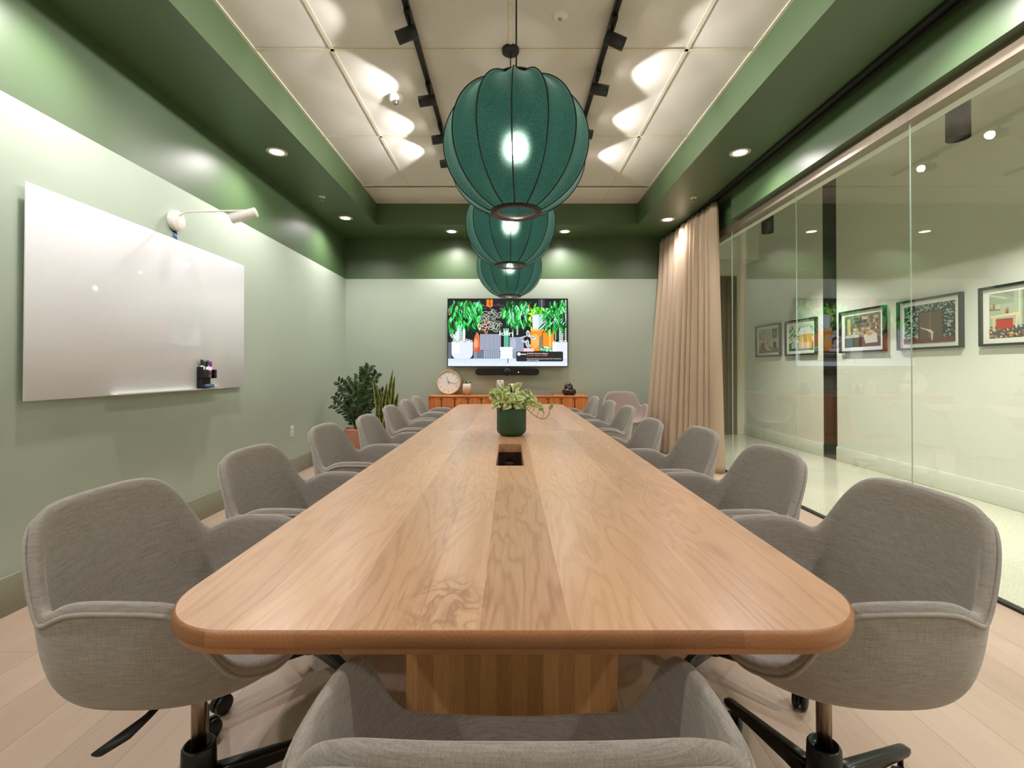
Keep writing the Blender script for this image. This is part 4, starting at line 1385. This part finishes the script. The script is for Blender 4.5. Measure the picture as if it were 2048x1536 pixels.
# leaf helper
def leaf(b, base, d, up, ln, wd, col_fn, bend=0.0, shape=0.45, nl=7, cup=0.15):
    d = Vector(d).normalized(); up = Vector(up)
    side = d.cross(up)
    if side.length < 1e-5: side = d.orthogonal()
    side.normalize(); n = side.cross(d).normalized()
    rows = []
    idx = []
    for i in range(nl + 1):
        t = i / nl
        w = wd * 0.5 * (math.sin(PI * t ** (math.log(0.5) / math.log(shape)))) ** 0.8 if 0 < t < 1 else 0.0008
        c = Vector(base) + d * (ln * t) + n * (-bend * ln * t * t)
        r = []
        for j in (-1, -0.55, 0, 0.55, 1):
            p = c + side * (w * j) + n * (cup * w * abs(j))
            r.append(b.vert(p, col_fn(t, j)))
        idx.append(r)
    for i in range(nl):
        for j in range(4):
            b.face((idx[i][j], idx[i][j+1], idx[i+1][j+1], idx[i+1][j]))

# small planter on legs
rnd = random.Random(3)
t = thing('planter', 'small cream planter on peg legs with a little plant beside the clock', 'planter', (-0.597, 6.41, SBZ))
b = MB(); b.lathe([(0.045, 0.034), (0.052, 0.034), (0.060, 0.16), (0.056, 0.16), (0.052, 0.13), (0.0, 0.13)], 32, caps=False); b.lathe([(0.0, 0.034), (0.05, 0.034)], 24, caps=False); b.build('pot', M['cream'], t)
for a in (35, 155, 275):
    b = MB(); b.tube([(0.042*math.cos(R(a)), 0.042*math.sin(R(a)), 0.0), (0.040*math.cos(R(a)), 0.040*math.sin(R(a)), 0.05)], 0.007, 10); b.build('leg', M['lightwood'], t)
b = MB()
for k in range(46):
    a = rnd.uniform(0, 2*PI); el = rnd.uniform(0.5, 1.45)
    d = Vector((math.cos(a)*math.cos(el), math.sin(a)*math.cos(el), math.sin(el)))
    base = Vector((rnd.uniform(-0.035, 0.035), rnd.uniform(-0.035, 0.035), 0.14)) + d * rnd.uniform(0.0, 0.05)
    g0 = rnd.choice([(70, 110, 40), (96, 134, 52), (40, 78, 32), (130, 150, 70), (24, 50, 24)])
    leaf(b, base, d, (0, 0, 1), rnd.uniform(0.03, 0.055), rnd.uniform(0.012, 0.02), lambda t, j, g0=g0: lin(g0), 0.3, nl=4)
b.build('foliage', M['leaf'], t, fix=False)

# vase with line drawing
t = thing('vase', 'tall white vase with a black line drawing on the sideboard', 'vase', (-0.139, 6.40, SBZ))
b = MB(); b.lathe([(0.0, 0.0), (0.053, 0.0), (0.056, 0.01), (0.049, 0.10), (0.045, 0.206), (0.041, 0.206), (0.044, 0.10), (0.048, 0.02), (0.0, 0.015)], 36, caps=False); b.build('body', M['cream'], t)
b = MB()
def vr(z): return 0.0565 - 0.0115 * z / 0.206
for pts in ([(-0.032, 0.19), (-0.02, 0.2), (0.0, 0.196), (0.02, 0.2), (0.034, 0.18), (0.03, 0.15), (0.028, 0.1), (0.034, 0.06), (0.02, 0.04), (0.0, 0.046), (-0.016, 0.038), (-0.03, 0.06), (-0.026, 0.1), (-0.03, 0.15), (-0.032, 0.19)],
            [(-0.012, 0.18), (0.002, 0.188), (0.012, 0.178), (0.004, 0.17), (-0.012, 0.18)], [(0.02, 0.17), (0.014, 0.12), (0.022, 0.085), (0.004, 0.075), (-0.012, 0.085), (-0.014, 0.13), (-0.02, 0.165)],
            [(-0.012, 0.10), (0.0, 0.094), (0.012, 0.10)], [(-0.04, 0.15), (-0.038, 0.08), (-0.044, 0.03)], [(0.04, 0.15), (0.039, 0.08), (0.045, 0.03)]):
    cp = []
    for (x0, z0), (x1, z1) in zip(pts[:-1], pts[1:]):
        for k in range(4):
            x = x0 + (x1-x0)*k/4; z = z0 + (z1-z0)*k/4
            r = vr(z) + 0.0005; a = -PI/2 + x / r
            cp.append((r*math.cos(a), r*math.sin(a), z))
    b.tube(cp, 0.0016, 5)
b.build('line_drawing', M['black'], t)
# black and white pot
t = thing('patterned_pot', 'short pot with a bold black and white pattern on the sideboard', 'pot', (0.035, 6.42, SBZ))
b = MB(); b.lathe([(0.0, 0.0), (0.054, 0.0), (0.058, 0.008), (0.0605, 0.155), (0.0565, 0.155), (0.054, 0.02), (0.0, 0.015)], 48, caps=False); b.build('body', M['cream'], t)
b = MB()
for c0 in range(4):
    ac = -PI/2 + R(45) + c0 * PI/2
    fan = []
    for k in range(13):
        u = -1 + 2*k/12
        hgt = 0.15 * math.sqrt(max(0.0, 1 - u*u*0.98))
        fan.append((ac + u * R(40), hgt))
    for (a0, h0), (a1, h1) in zip(fan[:-1], fan[1:]):
        def P(a, z):
            r = 0.0582 + 0.0025 * z / 0.155 + 0.0006
            return (r*math.cos(a), r*math.sin(a), z)
        nz = 4
        for j in range(nz):
            b.poly([P(a0, 0.008 + (h0-0.008)*j/nz if h0 > 0.008 else 0.008), P(a1, 0.008 + (h1-0.008)*j/nz if h1 > 0.008 else 0.008), P(a1, 0.008 + (h1-0.008)*(j+1)/nz if h1 > 0.008 else 0.0081), P(a0, 0.008 + (h0-0.008)*(j+1)/nz if h0 > 0.008 else 0.0081)])
b.build('black_pattern', M['black'], t, fix=False)
# stack of flat books
zz = SBZ
for k, (w, dpt, hh, m, dx, rz, lab) in enumerate(((0.335, 0.20, 0.018, 'bookgrey', 0.0, 0.02, 'lowest pale grey'), (0.325, 0.20, 0.020, 'bookblue', 0.004, -0.03, 'second from the bottom, blue grey'), (0.315, 0.19, 0.018, 'bookgrey', -0.006, 0.03, 'second from the top, grey'), (0.29, 0.19, 0.020, 'bookblue', -0.018, 0.0, 'topmost, blue grey'))):
    t = thing('book', '%s of the flat books stacked on the sideboard' % lab, 'book', (0.404 + dx, 6.40, zz), rz, 'books stacked on the sideboard')
    b = MB(); b.box((-w/2, -dpt/2, 0), (w/2, dpt/2, 0.003), 0.001); b.box((-w/2, -dpt/2, hh - 0.003), (w/2, dpt/2, hh), 0.001); b.box((-w/2, dpt/2 - 0.003, 0.003), (w/2, dpt/2, hh - 0.003)); b.build('cover', M[m], t)
    b = MB(); b.box((-w/2 + 0.005, -dpt/2 + 0.005, 0.003), (w/2 - 0.005, dpt/2 - 0.003, hh - 0.003)); b.build('pages', M['paper'], t)
    zz += hh
# knot sculpture
t = thing('sculpture', 'dark brown glossy knot sculpture at the right end of the sideboard', 'sculpture', (0.796, 6.40, SBZ + 0.006))
b = MB()
pts = []
for k in range(48):
    a = 2*PI*k/48
    pts.append((0.055*math.cos(a) + 0.004, 0.035*math.sin(a), 0.042 + 0.006*math.sin(2*a)))
b.loop_tube(pts, 0.041, 16)
pts = []
for k in range(40):
    a = 2*PI*k/40
    pts.append((-0.004 + 0.028*math.cos(a) * 0.9, 0.010*math.sin(a), 0.108 + 0.022*math.sin(a)))
b.loop_tube(pts, 0.034, 16)
b.build('clay_body', M['sculpt'], t)

# ------------------------------------------------------------------ pothos in the green pot on the table
rnd = random.Random(21)
PX, PY = 0.006, 2.84
t = thing('potted_plant', 'trailing variegated plant in a matte dark green pot on the table', 'plant', (PX, PY, TT))
b = MB(); b.lathe([(0.0, 0.0), (0.062, 0.0), (0.068, 0.004), (0.086, 0.022), (0.089, 0.032), (0.089, 0.160), (0.0875, 0.163), (0.084, 0.163), (0.082, 0.158), (0.081, 0.135)], 48, caps=False); b.build('pot', M['potgreen'], t)
b = MB(); b.lathe([(0.0, 0.138), (0.0815, 0.136)], 24, caps=False); b.build('soil', M['soil'], t)
fb = MB(); sb = MB()
def vcol(seed):
    rr = random.Random(seed)
    gcol = rr.choice([(116, 156, 66), (140, 176, 74), (88, 130, 66), (166, 190, 96), (100, 140, 80)])
    cr = rr.choice([(228, 230, 178), (214, 220, 150), (238, 236, 200)])
    ph = rr.uniform(0, 6)
    def f(tt, j):
        e = abs(j) + 0.25 * math.sin(9*tt + ph + 3*j)
        return lin(cr) if e > 0.70 or (0.4 < math.sin(5*tt*2 + ph) * abs(j) + 0.05) else lin(gcol)
    return f
def stemleaf(base, tip, ld, ln, wd, seed, sag=0.02):
    base = Vector(base); tip = Vector(tip)
    pts = []
    for i in range(6):
        u = i / 5
        p = base.lerp(tip, u); p.z += sag * math.sin(PI*u)
        pts.append(p)
    sb.tube(pts, 0.0018, 5)
    rr = random.Random(seed)
    leaf(fb, tip, ld, Vector((rr.uniform(-0.4, 0.4), -1.0, rr.uniform(0.1, 1.1))), ln, wd, vcol(seed), 0.25, 0.34, 6, 0.18)
for k in range(62):
    a = rnd.uniform(0, 2*PI); r = math.sqrt(rnd.uniform(0.05, 1)) 
    bx, by = 0.06*r*math.cos(a), 0.06*r*math.sin(a)
    hgt = rnd.uniform(0.03, 0.125) * (1.1 - 0.35*r)
    tx, ty = bx * rnd.uniform(1.2, 2.0), by * rnd.uniform(1.2, 2.0)
    la = a + rnd.uniform(-0.9, 0.9)
    ld = Vector((math.cos(la), 0.35 * math.sin(la), rnd.uniform(-0.8, 0.7)))
    stemleaf((bx, by, 0.138), (tx, ty, 0.16 + hgt), ld, rnd.uniform(0.044, 0.066), rnd.uniform(0.036, 0.052), k)
for k, (tx, tz, ln) in enumerate(((-0.075, 0.215, 0.05), (-0.098, 0.225, 0.055), (-0.085, 0.185, 0.045), (0.02, 0.285, 0.06), (-0.015, 0.275, 0.055), (0.085, 0.262, 0.06), (0.115, 0.235, 0.055), (0.125, 0.205, 0.045), (0.15, 0.195, 0.045))):
    stemleaf((tx*0.5, -0.03, 0.138), (tx, -0.05, tz), (0.5 if tx > 0 else -0.5, -0.5, 0.5 if k in (1, 3) else -0.3), ln, ln*0.75, 100 + k)
# trailing vine to the right
vine = [(0.07, -0.03, 0.16), (0.092, -0.04, 0.160), (0.115, -0.05, 0.140), (0.15, -0.055, 0.115), (0.185, -0.055, 0.103), (0.205, -0.055, 0.108), (0.222, -0.055, 0.13), (0.228, -0.055, 0.165)]
sb.tube(vine, 0.0022, 6)
for (x, z, x2, z2) in ((0.10, 0.153, 0.128, 0.195), (0.118, 0.138, 0.14, 0.185), (0.148, 0.116, 0.165, 0.168), (0.178, 0.104, 0.196, 0.15)):
    sb.tube([(x, -0.052, z), ((x+x2)/2 + 0.004, -0.056, (z+z2)/2), (x2, -0.056, z2)], 0.0013, 5)
for k, (x, z, dx, dz, ln) in enumerate(((0.228, 0.160, 0.3, 0.9, 0.042), (0.165, 0.170, 0.6, -0.6, 0.045), (0.14, 0.190, 0.7, -0.2, 0.045), (0.128, 0.198, 0.4, 0.6, 0.04))):
    leaf(fb, (x, -0.056, z), (dx, -0.25, dz), (0, -1, 0.3), ln, ln*0.8, vcol(200 + k), 0.2, 0.36, 6, 0.2)
for k in range(5):
    x = -0.03 - 0.013*k
    sb.tube([(x*0.9, -0.06, 0.138), (x*1.1, -0.075, 0.168), (x*1.25, -0.075, 0.195)], 0.0013, 5)
fb.build('foliage', M['leaf'], t, fix=False)
sb.build('stems', M['stem'], t)

# ------------------------------------------------------------------ floor plants in the corner
rnd = random.Random(8)
t = thing('potted_plant', 'tall dark green plant with oval leaflets in a pink terracotta pot in the corner', 'plant', (-1.875, 5.78, 0))
b = MB(); b.lathe([(0.0, 0.0), (0.125, 0.0), (0.13, 0.005), (0.165, 0.40), (0.165, 0.415), (0.152, 0.415), (0.150, 0.36)], 40, caps=False); b.build('pot', M['terracotta'], t)
b = MB(); b.lathe([(0.0, 0.365), (0.151, 0.362)], 24, caps=False); b.build('soil', M['soil'], t)
fb = MB(); sb = MB()
ends = [(-0.30, -0.02, 0.80), (-0.24, -0.08, 0.98), (-0.16, 0.0, 1.0), (0.06, 0.05, 1.14), (0.14, 0.02, 1.16), (0.22, 0.10, 1.07), (0.02, -0.06, 0.95), (-0.08, -0.10, 0.84), (-0.22, 0.05, 0.86), (0.26, 0.0, 0.88), (0.10, -0.12, 0.80), (0.18, -0.14, 0.92), (-0.05, 0.12, 1.04), (0.30, 0.12, 0.84), (-0.14, -0.14, 0.72), (0.04, -0.16, 0.70), (0.2, -0.10, 0.70), (0.12, 0.14, 0.98), (-0.28, -0.10, 0.70), (-0.18, 0.12, 0.92)]
for e in ends:
    bx, by = rnd.uniform(-0.07, 0.07), rnd.uniform(-0.07, 0.07)
    p0 = Vector((bx, by, 0.36)); p2 = Vector((e[0] * 0.88, e[1], e[2])); p1 = Vector((bx + (e[0]-bx)*0.3, by + (e[1]-by)*0.3, 0.36 + (e[2]-0.36)*0.72))
    pts = [p0*(1-u)**2 + p1*2*u*(1-u) + p2*u*u for u in [i/10 for i in range(11)]]
    sb.tube(pts, [0.011 - 0.007*i/10 for i in range(11)], 7)
    ln = (p2 - p0).length
    nlf = int(ln / 0.050)
    for i in range(nlf):
        u = 0.22 + 0.78 * i / max(1, nlf - 1)
        p = p0*(1-u)**2 + p1*2*u*(1-u) + p2*u*u
        tg = ((p1-p0)*(1-u) + (p2-p1)*u).normalized()
        sd = tg.cross(Vector((0.3, -1, 0.1))).normalized()
        for s in (-1, 1):
            d = (tg * 0.75 + sd * s + Vector((rnd.uniform(-.25, .25), rnd.uniform(-.25, .25), rnd.uniform(-.1, .2)))).normalized()
            g0 = rnd.choice([(26, 48, 18), (34, 58, 22), (20, 36, 15), (48, 76, 32), (38, 62, 25), (70, 96, 48)])
            leaf(fb, p, d, Vector((0, -1, 0.5)), rnd.uniform(0.062, 0.088), rnd.uniform(0.030, 0.042), lambda tt, j, g0=g0: lin(g0), 0.15, 0.5, 5, 0.12)
fb.build('foliage', M['leaf'], t, fix=False); sb.build('stems', M['stem'], t)

t = thing('potted_plant', 'upright snake plant with yellow edged sword leaves beside the dark green corner plant', 'plant', (-1.50, 5.55, 0))
b = MB(); b.lathe([(0.0, 0.0), (0.10, 0.0), (0.105, 0.005), (0.125, 0.27), (0.112, 0.27), (0.11, 0.24), (0.0, 0.238)], 36, caps=False); b.build('pot', M['potgreen'], t)
fb = MB()
def snake(tt, j, ph):
    if abs(j) > 0.8: return lin((196, 190, 74))
    return lin((86, 104, 46)) if math.sin(60*tt + ph + 2*j) > 0.1 else lin((34, 58, 32))
tips = [(-0.13, 0.0, 1.06, 0.07), (-0.06, 0.05, 0.92, 0.07), (0.10, 0.0, 1.14, 0.062), (0.135, -0.02, 1.06, 0.075), (0.03, 0.04, 0.98, 0.07), (0.16, 0.05, 0.86, 0.07), (-0.02, -0.05, 0.80, 0.07), (-0.08, -0.03, 0.74, 0.06), (0.06, -0.05, 0.88, 0.07)]
for k, (tx, ty, tz, w) in enumerate(tips):
    bx, by = 0.045*math.cos(k*2.4), 0.045*math.sin(k*2.4)
    d = Vector((tx - bx, ty - by, tz - 0.23))
    leaf(fb, (bx, by, 0.23), d, Vector((0.3*math.sin(k*1.7), -1, 0)), d.length, w * 1.25, lambda tt, j, k=k: snake(tt, j, k), 0.03 * math.sin(k), 0.42, 30, 0.3)
fb.build('foliage', M['leaf'], t, fix=False)

# ------------------------------------------------------------------ framed photographs in the corridor
def picture(yc, label, paint):
    t = thing('framed_picture', label, 'picture', (XC, yc, 1.585), R(-90), 'framed photographs along the corridor wall')
    # local: x runs along -Y world?  (rotation -90: local x -> -Y, local -y -> -X, i.e. facing the room)
    W, Hh, D, F = 0.70, 0.503, 0.040, 0.020
    b = MB()
    for lo, hi in (((-W/2, -D, -Hh/2), (W/2, -0.001, -Hh/2 + F)), ((-W/2, -D, Hh/2 - F), (W/2, -0.001, Hh/2)), ((-W/2, -D, -Hh/2 + F), (-W/2 + F, -0.001, Hh/2 - F)), ((W/2 - F, -D, -Hh/2 + F), (W/2, -0.001, Hh/2 - F))):
        b.box(lo, hi)
    b.build('frame', M['frameblack'], t)
    b = MB(); b.box((-W/2 + F, -0.016, -Hh/2 + F), (W/2 - F, -0.010, Hh/2 - F)); b.build('mount', M['mat'], t)
    cv = Canvas(0.00001)
    w, h = W - 2*F - 0.105, Hh - 2*F - 0.085
    cv.X = lambda u: -w/2 + u*w
    cv.Z = lambda v: -h/2 + v*h
    paint(cv)
    cv.build('print', M['art'], t, (0, -0.0162, 0))
def P2(cv, pts, c): cv.poly([(cv.X(u), cv.Z(v)) for u, v in pts], c)
def RC(cv, u0, v0, u1, v1, c): cv.rect(cv.X(u0), cv.Z(v0), cv.X(u1), cv.Z(v1), c)
def rug(cv, rnd, v1, u0=0.0, u1=1.0):
    P2(cv, [(u0, 0), (u1, 0), (u1, v1), (u0, v1)], (70, 78, 86))
    for _ in range(150):
        u, v = rnd.uniform(u0, u1), rnd.uniform(0.01, v1 - 0.01)
        cv.ell(cv.X(u), cv.Z(v), 0.012, 0.007, rnd.choice([(206, 180, 130), (150, 84, 56), (56, 78, 104), (220, 206, 170), (196, 140, 60), (60, 92, 80)]), rnd.uniform(0, 3), 6)
def study(seed, right_fire):
    def f(cv):
        rnd = random.Random(seed)
        RC(cv, 0, 0, 1, 1, (170, 182, 158)); RC(cv, 0, 0.75, 0.35, 1, (150, 164, 140))
        P2(cv, [(0, 1), (0.25, 0.88), (0.25, 0.84), (0, 0.95)], (196, 196, 170)); P2(cv, [(0, 0.66), (0.16, 0.64), (0.16, 0.61), (0, 0.62)], (120, 110, 84))
        for k in range(6): RC(cv, 0.01 + 0.024*k, 0.64, 0.03 + 0.024*k, 0.70 + 0.03*(k % 3), rnd.choice([(196, 160, 80), (150, 110, 60), (96, 84, 60), (200, 190, 150)]))
        rug(cv, rnd, 0.26)
        for k in range(5): RC(cv, 0.42 + 0.05*k, 0.26, 0.445 + 0.05*k, 1, (206, 208, 180) if k % 2 == 0 else (140, 150, 122))
        P2(cv, [(0.02, 0.50), (0.44, 0.54), (0.44, 0.48), (0.02, 0.45)], (222, 206, 160)); P2(cv, [(0.05, 0.45), (0.09, 0.45), (0.08, 0.16), (0.05, 0.16)], (214, 200, 160)); P2(cv, [(0.38, 0.48), (0.42, 0.49), (0.40, 0.22), (0.37, 0.22)], (214, 200, 160))
        RC(cv, 0.10, 0.20, 0.34, 0.42, (176, 54, 34)); RC(cv, 0.10, 0.40, 0.34, 0.42, (120, 34, 24))
        cv.ell(cv.X(0.26), cv.Z(0.60), 0.014, 0.02, (190, 100, 50)); RC(cv, 0.24, 0.53, 0.28, 0.57, (110, 80, 50))
        if right_fire:
            RC(cv, 0.68, 0.18, 0.98, 0.52, (206, 200, 170)); RC(cv, 0.75, 0.18, 0.92, 0.44, (34, 32, 30)); RC(cv, 0.72, 0.60, 0.94, 0.96, (60, 58, 48)); cv.ell(cv.X(0.83), cv.Z(0.78), 0.04, 0.045, (130, 120, 100))
            P2(cv, [(0.40, 0.14), (0.66, 0.06), (0.60, 0.12), (0.46, 0.26), (0.36, 0.42), (0.34, 0.38)], (226, 214, 198))
        else:
            P2(cv, [(0.52, 0.30), (0.74, 0.30), (0.72, 0.78), (0.62, 0.88), (0.52, 0.74)], (40, 84, 120)); cv.ell(cv.X(0.62), cv.Z(0.90), 0.03, 0.03, (140, 60, 50))
            P2(cv, [(0.45, 0.12), (0.80, 0.30), (0.84, 0.40), (0.60, 0.24)], (230, 220, 204)); RC(cv, 0.56, 0.30, 0.70, 0.38, (190, 50, 36))
    return f
def thicket(cv):
    rnd = random.Random(5)
    RC(cv, 0, 0, 1, 1, (40, 50, 50))
    for _ in range(700):
        u, v = rnd.uniform(0.02, 0.98), rnd.uniform(0.14, 0.98)
        cv.leaf(cv.X(u), cv.Z(v), 0.028, 0.009, rnd.uniform(-0.9, 0.9) + rnd.choice([0, PI]), rnd.choice([(226, 232, 224), (150, 164, 158), (24, 32, 32), (196, 206, 200), (60, 74, 72)]))
    RC(cv, 0, 0, 1, 0.13, (104, 62, 40)); RC(cv, 0.31, 0.12, 0.80, 0.82, (46, 36, 26)); RC(cv, 0.34, 0.12, 0.78, 0.79, (102, 80, 58)); RC(cv, 0.52, 0.12, 0.57, 0.79, (124, 100, 76))
    P2(cv, [(0.35, 0.42), (0.37, 0.38), (0.50, 0.31), (0.57, 0.24), (0.575, 0.06), (0.595, 0.06), (0.61, 0.27), (0.56, 0.33), (0.50, 0.35), (0.40, 0.39)], (230, 218, 206))
def green_yellow_print(cv):  # green blobs around a yellow block with a pale top
    rnd = random.Random(6)
    RC(cv, 0, 0, 1, 1, (196, 208, 190)); RC(cv, 0, 0, 1, 0.3, (60, 110, 60))
    for _ in range(120): cv.ell(cv.X(rnd.uniform(0.03, 0.97)), cv.Z(rnd.uniform(0.1, 0.9)), 0.02, 0.014, rnd.choice([(50, 120, 60), (90, 150, 80), (30, 80, 44), (150, 190, 140)]), 0, 6)
    RC(cv, 0.42, 0.08, 0.95, 0.62, (206, 166, 70)); P2(cv, [(0.36, 0.60), (1.0, 0.60), (0.88, 0.86), (0.5, 0.86)], (214, 216, 220)); RC(cv, 0.56, 0.10, 0.60, 0.50, (240, 214, 120)); RC(cv, 0.78, 0.10, 0.81, 0.54, (240, 220, 150)); RC(cv, 0.12, 0.1, 0.32, 0.3, (186, 190, 186))
def shelves(cv):
    rnd = random.Random(7)
    RC(cv, 0, 0, 1, 1, (120, 124, 104)); RC(cv, 0.02, 0.3, 0.22, 0.95, (90, 110, 84)); RC(cv, 0.08, 0.4, 0.18, 0.9, (190, 180, 120))
    for r in range(5):
        for k in range(14):
            RC(cv, 0.26 + 0.05*k, 0.40 + 0.11*r, 0.30 + 0.05*k, 0.47 + 0.11*r + 0.02*rnd.random(), rnd.choice([(160, 90, 70), (210, 190, 160), (90, 96, 110), (120, 70, 60), (180, 150, 90), (70, 70, 66)]))
    RC(cv, 0, 0, 1, 0.30, (96, 60, 44)); RC(cv, 0.05, 0.02, 0.25, 0.26, (50, 96, 80))
    for k in range(10): RC(cv, 0.03 + 0.04*k, 0.30, 0.055 + 0.04*k, 0.36 + 0.04*rnd.random(), (226, 222, 216))
    P2(cv, [(0.55, 0.34), (0.72, 0.50), (0.9, 0.38), (0.92, 0.12), (0.6, 0.10)], (206, 196, 180)); P2(cv, [(0.60, 0.40), (0.72, 0.46), (0.80, 0.36), (0.68, 0.30)], (200, 150, 100))
picture(3.705, 'framed colour photograph of a study with a red chest, nearest, cut by the right edge', study(1, False))
picture(4.565, 'framed photograph of a pale figure before a brown door in black and white foliage', thicket)
picture(5.43, 'framed photograph of cluttered coloured shelves, just right of the black corridor column', shelves)
picture(6.575, 'framed green and yellow photograph just left of the black corridor column', green_yellow_print)
picture(7.405, 'framed photograph of a room with a fireplace, farthest along the corridor', study(2, True))

# ------------------------------------------------------------------ camera, world, view
cam = bpy.data.cameras.new('camera')
co = bpy.data.objects.new('camera', cam); C.objects.link(co)
F_PX = 938.0
cam.sensor_fit = 'HORIZONTAL'; cam.sensor_width = 36.0; cam.lens = 36.0 * F_PX / 2048.0
PITCH = R(0.5)
co.location = (0, 0, CAM_H)
co.rotation_euler = (PI/2 + PITCH, 0, 0)
cam.shift_x = 3.0 / 2048.0
cam.shift_y = -(30.0 + F_PX * math.tan(PITCH)) / 2048.0
cam.clip_start = 0.02
sc.camera = co
w = bpy.data.worlds.new('world'); sc.world = w; w.use_nodes = True
w.node_tree.nodes['Background'].inputs[0].default_value = (0.5, 0.52, 0.5, 1)
w.node_tree.nodes['Background'].inputs[1].default_value = 0.2
sc.view_settings.view_transform = 'Standard'
sc.view_settings.look = 'None'
sc.view_settings.exposure = 0.0
sc.view_settings.gamma = 1.0
sc.view_settings.use_curve_mapping = False
sc.cycles.use_denoising = True
sc.cycles.max_bounces = 10
sc.cycles.diffuse_bounces = 5
sc.cycles.glossy_bounces = 4
sc.cycles.transparent_max_bounces = 16
sc.cycles.caustics_reflective = False
sc.cycles.caustics_refractive = False
sc.cycles.sample_clamp_indirect = 6.0
